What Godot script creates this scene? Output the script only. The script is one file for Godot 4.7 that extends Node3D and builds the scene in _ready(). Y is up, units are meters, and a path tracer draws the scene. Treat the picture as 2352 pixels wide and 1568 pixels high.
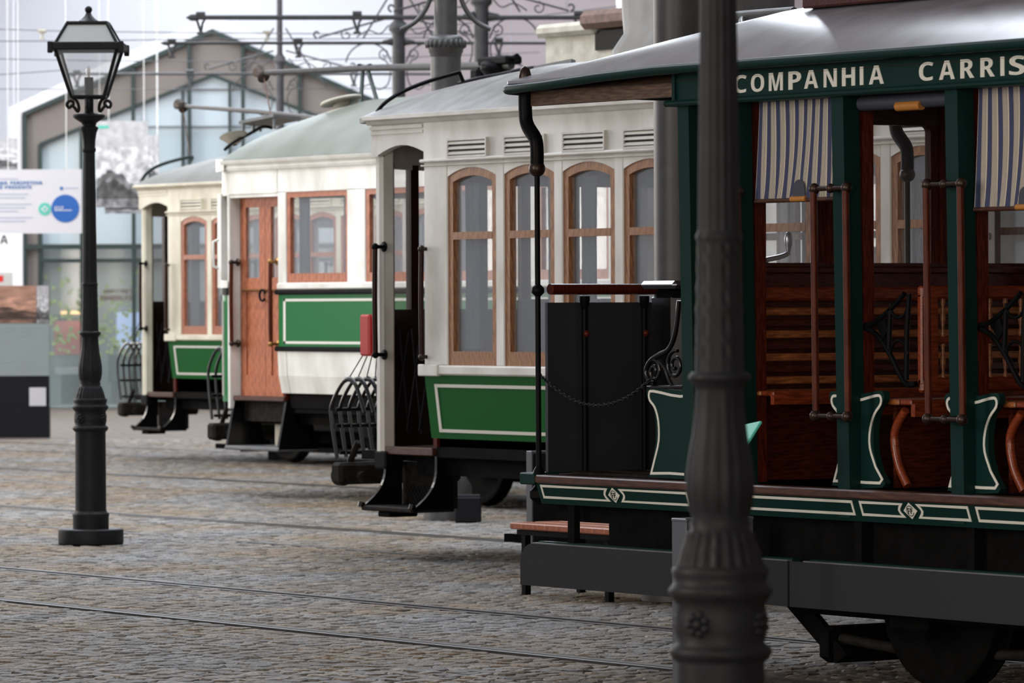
extends Node3D
# ---------------------------------------------------------------- camera numbers (frame 2352 x 1568)
const FPX := 11000.0
const EYE := 1.555
const YAW := 0.593812          # angle between the view axis and the tram tracks
const PITCH := 0.0072725
const ROLL := 0.004
var cam_f: Vector3
var cam_r: Vector3
var cam_u: Vector3
var M := {}
var rng := RandomNumberGenerator.new()

func setup_view() -> void:
	var f0 := Vector3(-cos(YAW), 0, -sin(YAW))
	var r0 := Vector3(sin(YAW), 0, -cos(YAW))
	cam_f = (f0 * cos(PITCH) - Vector3.UP * sin(PITCH)).normalized()
	var u := Vector3.UP * cos(PITCH) + f0 * sin(PITCH)
	cam_r = (r0 - u * ROLL).normalized()
	cam_u = (u + r0 * ROLL).normalized()

func ray(px: float, py: float) -> Vector3:
	return cam_f + cam_r * ((px - 1176.0) / FPX) - cam_u * ((py - 784.0) / FPX)
# a photo pixel taken onto the plane z = -d (planes along the tracks), onto x = X (planes across them), onto a height, or at a depth
func pz(px: float, py: float, d: float) -> Vector3:
	var v := ray(px, py)
	return Vector3(0, EYE, 0) + v * (-d / v.z)
func pxx(px: float, py: float, X: float) -> Vector3:
	var v := ray(px, py)
	return Vector3(0, EYE, 0) + v * (X / v.x)
func pg(px: float, py: float, y := 0.0) -> Vector3:
	var v := ray(px, py)
	return Vector3(0, EYE, 0) + v * ((y - EYE) / v.y)
func pd(px: float, py: float, depth: float) -> Vector3:
	return Vector3(0, EYE, 0) + ray(px, py) * depth

# ---------------------------------------------------------------- mesh builder
class B:
	var v := PackedVector3Array()
	var n := PackedVector3Array()
	var t := PackedVector2Array()
	func tri(a: Vector3, b: Vector3, c: Vector3, na: Vector3, nb: Vector3, nc: Vector3, ta := Vector2.ZERO, tb := Vector2.ZERO, tc := Vector2.ZERO) -> void:
		v.append(a); v.append(c); v.append(b)
		n.append(na); n.append(nc); n.append(nb)
		t.append(ta); t.append(tc); t.append(tb)
	func flat(a: Vector3, b: Vector3, c: Vector3, away: Vector3) -> void:
		var m := (b - a).cross(c - a)
		if m.length_squared() < 1e-16:
			return
		m = m.normalized()
		if m.dot((a + b + c) / 3.0 - away) < 0.0:
			tri(a, c, b, -m, -m, -m)
		else:
			tri(a, b, c, m, m, m)
	func quad(a: Vector3, b: Vector3, c: Vector3, d: Vector3, away: Vector3) -> void:
		flat(a, b, c, away); flat(a, c, d, away)
	func hexa(p: Array) -> void:   # 8 corners: bottom ring 0..3, top ring 4..7
		var ctr := Vector3.ZERO
		for q in p: ctr += q / 8.0
		quad(p[0], p[1], p[2], p[3], ctr); quad(p[4], p[5], p[6], p[7], ctr)
		for i in 4:
			var j := (i + 1) % 4
			quad(p[i], p[j], p[4 + j], p[4 + i], ctr)
	func box(c: Vector3, s: Vector3, bv := 0.0, bs := Basis()) -> void:
		var h := s * 0.5
		if bv <= 0.0:
			var p := []
			for yy in [-1, 1]:
				for q in [[-1, -1], [1, -1], [1, 1], [-1, 1]]:
					p.append(c + bs * Vector3(q[0] * h.x, yy * h.y, q[1] * h.z))
			hexa(p)
			return
		bv = minf(bv, minf(h.x, minf(h.y, h.z)) * 0.95)
		var pt := func(sx: int, sy: int, sz: int, ax: int) -> Vector3:
			var q := Vector3(sx * (h.x - bv), sy * (h.y - bv), sz * (h.z - bv))
			q[ax] = [sx, sy, sz][ax] * h[ax]
			return c + bs * q
		for ax in 3:
			for sg in [-1, 1]:
				var r := []
				for q in [[-1, -1], [1, -1], [1, 1], [-1, 1]]:
					var k := [0, 0, 0]
					k[ax] = sg; k[(ax + 1) % 3] = q[0]; k[(ax + 2) % 3] = q[1]
					r.append(pt.call(k[0], k[1], k[2], ax))
				quad(r[0], r[1], r[2], r[3], c)
		for ax in 3:
			var a1 := (ax + 1) % 3
			var a2 := (ax + 2) % 3
			for s1 in [-1, 1]:
				for s2 in [-1, 1]:
					var k0 := [0, 0, 0]
					k0[a1] = s1; k0[a2] = s2; k0[ax] = -1
					var k1 := k0.duplicate()
					k1[ax] = 1
					quad(pt.call(k0[0], k0[1], k0[2], a1), pt.call(k1[0], k1[1], k1[2], a1), pt.call(k1[0], k1[1], k1[2], a2), pt.call(k0[0], k0[1], k0[2], a2), c)
		for sx in [-1, 1]:
			for sy in [-1, 1]:
				for sz in [-1, 1]:
					flat(pt.call(sx, sy, sz, 0), pt.call(sx, sy, sz, 1), pt.call(sx, sy, sz, 2), c)
	func span(a: Vector3, b: Vector3, bv := 0.0) -> void:   # box between two corners
		box((a + b) * 0.5, (b - a).abs(), bv)
	func tube(pts: Array, r: float, k := 8, r2 := -1.0, flatness := 1.0) -> void:
		var m := pts.size()
		var up := Vector3.UP
		var d0: Vector3 = (pts[1] - pts[0]).normalized()
		if absf(d0.dot(up)) > 0.9: up = Vector3.RIGHT
		var rings := []
		var norms := []
		for i in m:
			var d: Vector3 = ((pts[mini(i + 1, m - 1)] - pts[i]).normalized() + (pts[i] - pts[maxi(i - 1, 0)]).normalized()).normalized()
			var e1 := (up - d * up.dot(d)).normalized()
			up = e1
			var e2 := d.cross(e1)
			var rr := r if r2 < 0.0 else lerpf(r, r2, float(i) / (m - 1))
			var ring := []
			var nn := []
			for j in k:
				var a := TAU * j / k
				var q := e1 * cos(a) + e2 * sin(a) * flatness
				ring.append(pts[i] + q * rr)
				nn.append((e1 * cos(a) + e2 * sin(a) / flatness).normalized())
			rings.append(ring); norms.append(nn)
		skin(rings, norms, true)
		for e in [0, m - 1]:
			var away: Vector3 = pts[1] if e == 0 else pts[m - 2]
			for j in k:
				flat(pts[e], rings[e][j], rings[e][(j + 1) % k], away)
	func skin(rings: Array, norms: Array, closed: bool) -> void:
		for i in rings.size() - 1:
			var k: int = rings[i].size()
			for j in (k if closed else k - 1):
				var l := (j + 1) % k
				var a: Vector3 = rings[i][j]; var b: Vector3 = rings[i][l]; var c: Vector3 = rings[i + 1][l]; var d: Vector3 = rings[i + 1][j]
				var na: Vector3 = norms[i][j]; var nb: Vector3 = norms[i][l]; var nc: Vector3 = norms[i + 1][l]; var nd: Vector3 = norms[i + 1][j]
				var ta := Vector2(float(j) / k, float(i) / (rings.size() - 1)); var tb := Vector2(float(j + 1) / k, ta.y)
				var tc := Vector2(tb.x, float(i + 1) / (rings.size() - 1)); var td := Vector2(ta.x, tc.y)
				if (b - a).cross(d - a).dot(na + nb + nc + nd) + (c - b).cross(d - b).dot(na) >= 0.0:
					tri(a, b, c, na, nb, nc, ta, tb, tc); tri(a, c, d, na, nc, nd, ta, tc, td)
				else:
					tri(a, c, b, na, nc, nb, ta, tc, tb); tri(a, d, c, na, nd, nc, ta, td, tc)
	func lathe(prof: Array, k := 24, at := Vector3.ZERO, bs := Basis()) -> void:   # Vector2(radius, height) or Vector4(radius, height, flute depth, flutes)
		var rings := []
		var norms := []
		for i in prof.size():
			var p: Vector4 = prof[i] if prof[i] is Vector4 else Vector4(prof[i].x, prof[i].y, 0, 0)
			var q0 = prof[maxi(i - 1, 0)]
			var q1 = prof[mini(i + 1, prof.size() - 1)]
			var sl := Vector2(q1.y - q0.y, -(q1.x - q0.x))
			if sl.length() < 1e-6: sl = Vector2(1, 0)
			sl = sl.normalized()
			var ring := []
			var nn := []
			for j in k:
				var a := TAU * j / k
				var rr := p.x - p.z * (0.5 + 0.5 * cos(p.w * a))
				ring.append(at + bs * Vector3(cos(a) * rr, p.y, sin(a) * rr))
				var tw := -p.z * 0.5 * p.w * sin(p.w * a) / maxf(p.x, 0.001)
				var nr := Vector3(cos(a), 0, sin(a)) + Vector3(-sin(a), 0, cos(a)) * tw
				nn.append(bs * (nr.normalized() * sl.x + Vector3.UP * sl.y).normalized())
			rings.append(ring); norms.append(nn)
		skin(rings, norms, true)
	func ball(c: Vector3, r: float, k := 12, sq := Vector3.ONE) -> void:
		var rings := []
		var norms := []
		for i in k / 2 + 1:
			var p := PI * i / (k / 2)
			var ring := []
			var nn := []
			for j in k:
				var a := TAU * j / k
				var q := Vector3(sin(p) * cos(a), -cos(p), sin(p) * sin(a))
				ring.append(c + q * r * sq); nn.append((q / sq).normalized())
			rings.append(ring); norms.append(nn)
		skin(rings, norms, true)
	func prism(poly: Array, depth: float, xf := Transform3D()) -> void:   # outline in the xy plane of xf, extruded both ways along z
		var pk := PackedVector2Array(poly)
		var ids := Geometry2D.triangulate_polygon(pk)
		var zf := xf.basis.z.normalized()
		var h := xf.basis.z * depth * 0.5
		for i in range(0, ids.size(), 3):
			var q := []
			for j in 3: q.append(xf * Vector3(pk[ids[i + j]].x, pk[ids[i + j]].y, 0))
			flat(q[0] + h, q[1] + h, q[2] + h, (q[0] + q[1] + q[2]) / 3.0 - zf)
			flat(q[0] - h, q[1] - h, q[2] - h, (q[0] + q[1] + q[2]) / 3.0 + zf)
		var ccw := not Geometry2D.is_polygon_clockwise(pk)
		for i in pk.size():
			var a2 := pk[i]; var b2 := pk[(i + 1) % pk.size()]
			var e := b2 - a2
			var o := Vector2(e.y, -e.x) if ccw else Vector2(-e.y, e.x)
			var a := xf * Vector3(a2.x, a2.y, 0); var b := xf * Vector3(b2.x, b2.y, 0)
			var inner := (a + b) * 0.5 - xf.basis * Vector3(o.x, o.y, 0)
			quad(a - h, b - h, b + h, a + h, inner)
	func sheet(rows: Array, up: Vector3) -> void:   # smooth surface through rows of points
		var norms := []
		for i in rows.size():
			var nn := []
			for j in rows[i].size():
				var dx: Vector3 = rows[i][mini(j + 1, rows[i].size() - 1)] - rows[i][maxi(j - 1, 0)]
				var dy: Vector3 = rows[mini(i + 1, rows.size() - 1)][j] - rows[maxi(i - 1, 0)][j]
				var m := dx.cross(dy)
				m = m.normalized() if m.length_squared() > 1e-14 else up
				nn.append(m if m.dot(up) >= 0.0 else -m)
			norms.append(nn)
		for i in rows.size() - 1:
			for j in rows[i].size() - 1:
				var a: Vector3 = rows[i][j]; var b: Vector3 = rows[i][j + 1]; var c: Vector3 = rows[i + 1][j + 1]; var d: Vector3 = rows[i + 1][j]
				var w := float(rows[i].size() - 1); var hh := float(rows.size() - 1)
				var ta := Vector2(j / w, i / hh); var tb := Vector2((j + 1) / w, i / hh); var tc := Vector2((j + 1) / w, (i + 1) / hh); var td := Vector2(j / w, (i + 1) / hh)
				if (b - a).cross(c - a).dot(norms[i][j]) + (c - a).cross(d - a).dot(norms[i][j]) >= 0.0:
					tri(a, b, c, norms[i][j], norms[i][j + 1], norms[i + 1][j + 1], ta, tb, tc); tri(a, c, d, norms[i][j], norms[i + 1][j + 1], norms[i + 1][j], ta, tc, td)
				else:
					tri(a, c, b, norms[i][j], norms[i + 1][j + 1], norms[i][j + 1], ta, tc, tb); tri(a, d, c, norms[i][j], norms[i + 1][j], norms[i + 1][j + 1], ta, td, tc)
	func slab(rows: Array, up: Vector3, thick: float) -> void:   # sheet with a second skin below it and closed rims
		sheet(rows, up)
		var low := []
		for r in rows:
			var q := []
			for p in r: q.append(p - up * thick)
			low.append(q)
		sheet(low, -up)
		var ctr: Vector3 = (rows[0][0] + rows[-1][-1]) * 0.5
		for i in rows.size() - 1:
			for e in [0, rows[i].size() - 1]:
				quad(rows[i][e], rows[i + 1][e], low[i + 1][e], low[i][e], ctr)
		for j in rows[0].size() - 1:
			for e in [0, rows.size() - 1]:
				quad(rows[e][j], rows[e][j + 1], low[e][j + 1], low[e][j], ctr)
	func mesh() -> ArrayMesh:
		var a := []
		a.resize(Mesh.ARRAY_MAX)
		a[Mesh.ARRAY_VERTEX] = v; a[Mesh.ARRAY_NORMAL] = n; a[Mesh.ARRAY_TEX_UV] = t
		var m := ArrayMesh.new()
		m.add_surface_from_arrays(Mesh.PRIMITIVE_TRIANGLES, a)
		return m

func put(b, called: String, m: Material, parent: Node, at := Vector3.ZERO) -> MeshInstance3D:
	var o := MeshInstance3D.new()
	o.mesh = b.mesh() if b is B else b
	o.material_override = m
	o.name = called
	o.position = at
	parent.add_child(o, true)
	return o
func bar(called: String, a: Vector3, b: Vector3, m: Material, parent: Node, bv := 0.0) -> MeshInstance3D:
	var q := B.new()
	q.span(a, b, bv)
	return put(q, called, m, parent)
func rod(called: String, pts: Array, r: float, m: Material, parent: Node, k := 8, r2 := -1.0) -> MeshInstance3D:
	var q := B.new()
	q.tube(pts, r, k, r2)
	return put(q, called, m, parent)
func tag(o: Node, label: String, category := "", group := "", kind := "") -> Node:
	if label: o.set_meta("label", label)
	if category: o.set_meta("category", category)
	if group: o.set_meta("group", group)
	if kind: o.set_meta("kind", kind)
	return o
func thing(called: String, label: String, category: String, at := Vector3.ZERO, turn := 0.0, group := "") -> Node3D:
	var o := Node3D.new()
	o.name = called
	add_child(o, true)
	o.position = at
	o.rotation.y = turn
	tag(o, label, category, group)
	return o
func arc(c: Vector2, r: float, a0: float, a1: float, k := 8) -> Array:
	var q := []
	for i in k + 1:
		var a := lerpf(a0, a1, float(i) / k)
		q.append(c + Vector2(cos(a), sin(a)) * r)
	return q
func to3(q: Array, xf := Transform3D()) -> Array:
	var o := []
	for p in q: o.append(xf * Vector3(p.x, p.y, 0))
	return o
func smooth_path(q: Array, k := 6) -> Array:
	var o := []
	for i in q.size() - 1:
		for j in k:
			var t := float(j) / k
			o.append(q[i].cubic_interpolate(q[i + 1], q[maxi(i - 1, 0)], q[mini(i + 2, q.size() - 1)], t))
	o.append(q[-1])
	return o
func spiral(c: Vector2, r0: float, r1: float, a0: float, a1: float, k := 18) -> Array:
	var q := []
	for i in k + 1:
		var t := float(i) / k
		var a := lerpf(a0, a1, t)
		q.append(c + Vector2(cos(a), sin(a)) * lerpf(r0, r1, t))
	return q

# ---------------------------------------------------------------- materials
func noise_tex(freq: float, lo: Color, hi: Color, size := 256, kind := FastNoiseLite.TYPE_SIMPLEX_SMOOTH, oct := 4, sd := 1, mid := 0.5) -> NoiseTexture2D:
	var f := FastNoiseLite.new()
	f.noise_type = kind; f.frequency = freq; f.fractal_octaves = oct; f.seed = sd
	var g := Gradient.new()
	g.offsets = PackedFloat32Array([0.15, mid, 0.85]); g.colors = PackedColorArray([lo, lo.lerp(hi, 0.55), hi])
	var tx := NoiseTexture2D.new()
	tx.width = size; tx.height = size; tx.seamless = true; tx.noise = f; tx.color_ramp = g
	return tx
func mat(called: String, c: Color, rough := 0.5, metal := 0.0) -> StandardMaterial3D:
	var m := StandardMaterial3D.new()
	m.resource_name = called
	m.albedo_color = c; m.roughness = rough; m.metallic = metal
	M[called] = m
	return m
func grainy(m: StandardMaterial3D, tx: Texture2D, sc: Vector3) -> void:
	m.albedo_texture = tx; m.uv1_triplanar = true; m.uv1_scale = sc
func glow(called: String, c: Color, e: float) -> StandardMaterial3D:
	var m := mat(called, Color(0.8, 0.8, 0.8), 0.4)
	m.emission_enabled = true; m.emission = c; m.emission_energy_multiplier = e
	return m
func glass(called: String, c: Color, a: float, rough := 0.03) -> StandardMaterial3D:
	var m := mat(called, Color(c.r, c.g, c.b, a), rough)
	m.transparency = BaseMaterial3D.TRANSPARENCY_ALPHA
	return m
func make_materials() -> void:
	var soft := noise_tex(0.012, Color(0.86, 0.85, 0.83), Color(1, 1, 1), 256, FastNoiseLite.TYPE_SIMPLEX_SMOOTH, 5, 3)
	var worn := noise_tex(0.02, Color(0.72, 0.71, 0.69), Color(1, 1, 1), 256, FastNoiseLite.TYPE_SIMPLEX_SMOOTH, 6, 5)
	var grain := noise_tex(0.03, Color(0.66, 0.6, 0.56), Color(1, 1, 1), 256, FastNoiseLite.TYPE_SIMPLEX_SMOOTH, 4, 7)
	for a in [["white", Color(0.88, 0.87, 0.85)], ["cream", Color(0.89, 0.87, 0.79)], ["bright_white", Color(0.92, 0.92, 0.9)]]:
		grainy(mat(a[0], a[1], 0.35), soft, Vector3(0.7, 0.35, 0.7))
	mat("stripe", Color(0.84, 0.83, 0.79), 0.4)
	mat("green", Color(0.045, 0.34, 0.13), 0.3)
	mat("green_light", Color(0.12, 0.4, 0.21), 0.28)
	mat("bottle_green", Color(0.05, 0.165, 0.15), 0.45).metallic_specular = 0.25
	mat("black", Color(0.05, 0.05, 0.055), 0.4)
	mat("gloss_black", Color(0.04, 0.04, 0.045), 0.2)
	grainy(mat("under_black", Color(0.055, 0.053, 0.053), 0.75), worn, Vector3(2, 2, 2))
	grainy(mat("dirty_black", Color(0.16, 0.15, 0.14), 0.6), worn, Vector3(3, 3, 3))
	grainy(mat("iron", Color(0.13, 0.132, 0.142), 0.5), soft, Vector3(3, 3, 3))
	grainy(mat("iron_grey", Color(0.29, 0.285, 0.29), 0.45), soft, Vector3(2, 2, 2))
	grainy(mat("pole_grey", Color(0.28, 0.28, 0.295), 0.5), soft, Vector3(2, 2, 2))
	grainy(mat("oak", Color(0.66, 0.45, 0.265), 0.35), grain, Vector3(9, 1.2, 9))
	grainy(mat("oak_red", Color(0.74, 0.44, 0.3), 0.35), grain, Vector3(9, 1.2, 9))
	grainy(mat("oak_across", Color(0.7, 0.43, 0.24), 0.3), grain, Vector3(9, 9, 1.2))
	grainy(mat("mahogany", Color(0.37, 0.15, 0.1), 0.25), grain, Vector3(9, 1.2, 9))
	grainy(mat("mahogany_across", Color(0.32, 0.135, 0.09), 0.25), grain, Vector3(9, 9, 1.2))
	grainy(mat("bench_wood", Color(0.56, 0.25, 0.13), 0.28), grain, Vector3(9, 9, 1.2))
	grainy(mat("handle_wood", Color(0.36, 0.15, 0.075), 0.38), grain, Vector3(9, 1.0, 9))
	grainy(mat("sill_wood", Color(0.33, 0.2, 0.15), 0.35), grain, Vector3(1.2, 9, 9))
	grainy(mat("dark_wood", Color(0.2, 0.085, 0.06), 0.3), grain, Vector3(9, 1.2, 9))
	grainy(mat("roof_canvas", Color(0.47, 0.46, 0.455), 0.45), worn, Vector3(1.1, 1.1, 1.1))
	grainy(mat("roof_green_grey", Color(0.43, 0.45, 0.42), 0.5), soft, Vector3(0.6, 0.6, 0.6))
	grainy(mat("roof_grey", Color(0.56, 0.56, 0.6), 0.27), soft, Vector3(0.8, 0.8, 0.8))
	grainy(mat("roof_dull", Color(0.44, 0.44, 0.41), 0.55), soft, Vector3(0.6, 0.6, 0.6))
	grainy(mat("zinc", Color(0.43, 0.44, 0.45), 0.45, 0.2), soft, Vector3(1.5, 1.5, 1.5))
	grainy(mat("rust_lid", Color(0.42, 0.3, 0.25), 0.55), worn, Vector3(2, 2, 2))
	grainy(mat("weathered", Color(0.72, 0.7, 0.65), 0.55), soft, Vector3(1.6, 1.6, 1.6))
	mat("steel", Color(0.62, 0.62, 0.64), 0.25, 0.9)
	mat("chrome", Color(0.62, 0.63, 0.66), 0.28, 0.9)
	mat("brass", Color(0.6, 0.45, 0.25), 0.3, 0.8)
	mat("bronze", Color(0.2, 0.14, 0.11), 0.35, 0.5)
	mat("red", Color(0.72, 0.05, 0.06), 0.3)
	mat("panel_grey", Color(0.33, 0.335, 0.36), 0.4)
	mat("panel_dark", Color(0.13, 0.135, 0.15), 0.35)
	mat("step_grey", Color(0.19, 0.195, 0.21), 0.4)
	mat("curtain", Color(0.25, 0.25, 0.26), 0.9)
	mat("rust_dark", Color(0.24, 0.19, 0.16), 0.6)
	mat("dash_grey", Color(0.2, 0.205, 0.225), 0.35)
	grainy(mat("ceiling_wood", Color(0.42, 0.33, 0.26), 0.5), grain, Vector3(1.2, 9, 9))
	mat("gold", Color(0.68, 0.45, 0.2), 0.4)
	mat("leather", Color(0.22, 0.23, 0.27), 0.5)
	grainy(mat("rail_steel", Color(0.27, 0.255, 0.25), 0.5, 0.3), worn, Vector3(4, 4, 4))
	mat("groove", Color(0.07, 0.065, 0.06), 0.8)
	glass("pane", Color(0.75, 0.78, 0.8), 0.1)
	glass("lamp_glass", Color(0.85, 0.88, 0.9), 0.12)
	mat("opal", Color(0.66, 0.66, 0.65), 0.35)
	mat("wall_white", Color(0.84, 0.84, 0.86), 0.8)
	mat("wall_pink", Color(0.62, 0.57, 0.57), 0.7)
	mat("ceiling_white", Color(0.8, 0.8, 0.8), 0.8)
	mat("taupe", Color(0.46, 0.43, 0.41), 0.7)
	mat("frame_green", Color(0.09, 0.165, 0.155), 0.45)
	glass("pavilion_glass", Color(0.76, 0.82, 0.85), 0.62, 0.08)
	glass("shop_glass", Color(0.8, 0.88, 0.87), 0.12, 0.05)
	mat("sign_white", Color(0.82, 0.82, 0.85), 0.4)
	mat("sign_blue", Color(0.1, 0.36, 0.68), 0.4)
	mat("ink_blue", Color(0.16, 0.42, 0.66), 0.5)
	mat("ink_pale", Color(0.62, 0.66, 0.74), 0.6)
	mat("ink_grey", Color(0.58, 0.62, 0.63), 0.6)
	mat("ink_brown", Color(0.4, 0.3, 0.26), 0.6)
	mat("ink_black", Color(0.08, 0.1, 0.09), 0.6)
	mat("teal", Color(0.35, 0.75, 0.68), 0.4)
	mat("leaf_sticker", Color(0.54, 0.6, 0.46), 0.6)
	mat("red_print", Color(0.85, 0.4, 0.36), 0.6)
	mat("pale_teal", Color(0.56, 0.61, 0.61), 0.5)
	mat("wire", Color(0.3, 0.3, 0.32), 0.5)
	mat("string", Color(0.93, 0.93, 0.93), 0.5)
	grainy(mat("ground", Color(0.4, 0.36, 0.32), 0.8), worn, Vector3(0.9, 0.9, 0.9))
	var st := mat("stone", Color(1, 1, 1), 0.68)
	st.metallic_specular = 0.35
	st.vertex_color_use_as_albedo = true
	grainy(st, noise_tex(0.05, Color(0.62, 0.6, 0.58), Color(1, 1, 1), 256, FastNoiseLite.TYPE_SIMPLEX, 5, 11), Vector3(4, 4, 4))
	st.uv1_world_triplanar = true
	var tones := [Color(0.51, 0.47, 0.43), Color(0.57, 0.52, 0.45), Color(0.45, 0.42, 0.39), Color(0.53, 0.49, 0.46), Color(0.4, 0.37, 0.35)]
	for i in tones.size():
		grainy(mat("stone_%d" % i, tones[i], 0.68), noise_tex(0.05, Color(0.62, 0.6, 0.58), Color(1, 1, 1), 128, FastNoiseLite.TYPE_SIMPLEX, 5, 11), Vector3(4, 4, 4))
	for k in ["under_black", "black", "dirty_black", "step_grey", "panel_dark", "groove"]: M[k].metallic_specular = 0.18
	for k in ["green", "green_light", "iron", "handle_wood", "mahogany", "dark_wood"]: M[k].metallic_specular = 0.28
	# striped blind cloth
	var im := Image.create(256, 8, false, Image.FORMAT_RGB8)
	im.fill(Color(0.74, 0.7, 0.63))
	im.fill_rect(Rect2i(8, 0, 110, 8), Color(0.22, 0.24, 0.36))
	for x in [132, 160, 188, 214]:
		im.fill_rect(Rect2i(x, 0, 9, 8), Color(0.25, 0.25, 0.32))
	var bl := mat("blind_cloth", Color(1, 1, 1), 0.9)
	bl.albedo_texture = ImageTexture.create_from_image(im)
	bl.uv1_scale = Vector3(10, 1, 1)
	bl.backlight_enabled = true; bl.backlight = Color(0.25, 0.25, 0.25)

# ---------------------------------------------------------------- scene
func hp(u: float, y: float, depth: float) -> Vector3:   # hall axes: u to the right, depth along the hall
	return Vector3(sin(YAW), 0, -cos(YAW)) * u + Vector3(-cos(YAW), 0, -sin(YAW)) * depth + Vector3.UP * y
const HALL_TURN := PI / 2 - YAW

func area(called: String, at: Vector3, towards: Vector3, size: Vector2, energy: float, c: Color) -> void:
	var l := AreaLight3D.new()
	l.name = called
	add_child(l, true)
	var up := Vector3.UP if absf(towards.normalized().y) < 0.9 else hp(0, 0, 1)
	l.look_at_from_position(at, at + towards, up)
	l.area_size = size
	l.area_normalize_energy = false
	l.light_energy = energy
	l.light_color = c
	l.shadow_enabled = true
	l.area_range = 140.0
	l.area_attenuation = 2.0

func _ready() -> void:
	rng.seed = 20
	setup_view()
	var cam := Camera3D.new()
	cam.name = "camera"
	add_child(cam)
	cam.transform = Transform3D(Basis(cam_r, cam_u, -cam_f), Vector3(0, EYE, 0))
	cam.fov = rad_to_deg(2.0 * atan(784.0 / FPX))
	cam.near = 0.5; cam.far = 400.0
	var at := CameraAttributesPhysical.new()
	at.frustum_focal_length = 168.37
	at.frustum_focus_distance = 21.0
	at.exposure_aperture = 8.0
	at.frustum_near = 0.5; at.frustum_far = 400.0
	cam.attributes = at
	var env := Environment.new()
	env.background_mode = Environment.BG_COLOR
	env.background_color = Color(0.75, 0.8, 0.9)
	env.ambient_light_source = Environment.AMBIENT_SOURCE_DISABLED
	env.tonemap_mode = Environment.TONE_MAPPER_LINEAR
	env.tonemap_exposure = 0.85
	env.sdfgi_enabled = true; env.ssao_enabled = true; env.ssil_enabled = true
	var we := WorldEnvironment.new()
	we.name = "environment"
	we.environment = env
	add_child(we)
	# daylight: glazed strips in the hall roof and tall windows in its left wall
	var sky := Color(0.92, 0.955, 1.0)
	var day := Color(1.0, 0.965, 0.92)
	for s in SKYLIGHTS:
		area("skylight_glow", hp(s[0], CEIL - 0.1, (s[1] + s[2]) * 0.5), Vector3.DOWN, Vector2(s[3], s[2] - s[1]), s[4], sky)
	for w in SIDE_WINDOWS:
		area("window_glow", hp(LEFT_U + 0.25, (w[1] + w[2]) * 0.5, w[0]), hp(1, 0, 0), Vector2(w[3], w[2] - w[1]), w[4], day)
	area("entrance_glow", hp((ENTRANCE[0] + ENTRANCE[1]) * 0.5, (ENTRANCE[2] + ENTRANCE[3]) * 0.5, -8.8), hp(0, 0, 1), Vector2(ENTRANCE[1] - ENTRANCE[0], ENTRANCE[3] - ENTRANCE[2]), ENTRANCE[4], day)
	make_materials()
	hall()
	ground()
	tram_open()
	tram_arched(Vector3(-25.22, 0, -17.06), "white", "white tram with arched orange-brown windows, green lower panels and open doorway, behind green open tram", 0.0, true)
	tram_square()
	tram_arched(Vector3(-43.2, 0, -25.6), "cream", "cream tram with arched windows and dull grey roof, parked beside the glass pavilion", 0.085, false)
	lamps()
	overhead()
	pavilion()
	displays()
	small_things()

# u, from depth, to depth, width, strength
const CEIL := 10.5
const LEFT_U := -13.0
const SKYLIGHTS := [[-6.0, 27.0, 44.0, 2.6, 4.2], [1.5, 27.0, 44.0, 2.6, 3.6], [-6.0, 54.0, 92.0, 3.4, 2.7], [1.5, 54.0, 92.0, 3.4, 2.7]]
# glazed entrance in the wall behind the viewer: u from, u to, sill, top, strength
const ENTRANCE := [-7.0, 5.0, 0.3, 6.0, 2.0]
# depth, sill, top, width, strength
const SIDE_WINDOWS := [[-4.0, 1.5, 8.5, 4.4, 2.0], [10.0, 1.5, 8.5, 4.4, 4.1], [39.5, 1.5, 8.5, 4.4, 3.4], [57.0, 1.5, 8.5, 4.4, 4.0], [68.0, 1.5, 8.5, 4.4, 2.8], [80.0, 1.5, 8.5, 4.4, 2.8]]

func struct(o: Node) -> Node:
	o.set_meta("kind", "structure")
	return o
func hbox(called: String, u0: float, u1: float, y0: float, y1: float, d0: float, d1: float, m: Material, parent: Node = self) -> MeshInstance3D:
	var q := B.new()
	var p := []
	for y in [y0, y1]:
		for k in [[u0, d0], [u1, d0], [u1, d1], [u0, d1]]:
			p.append(hp(k[0], y, k[1]))
	q.hexa(p)
	return put(q, called, m, parent)

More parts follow.
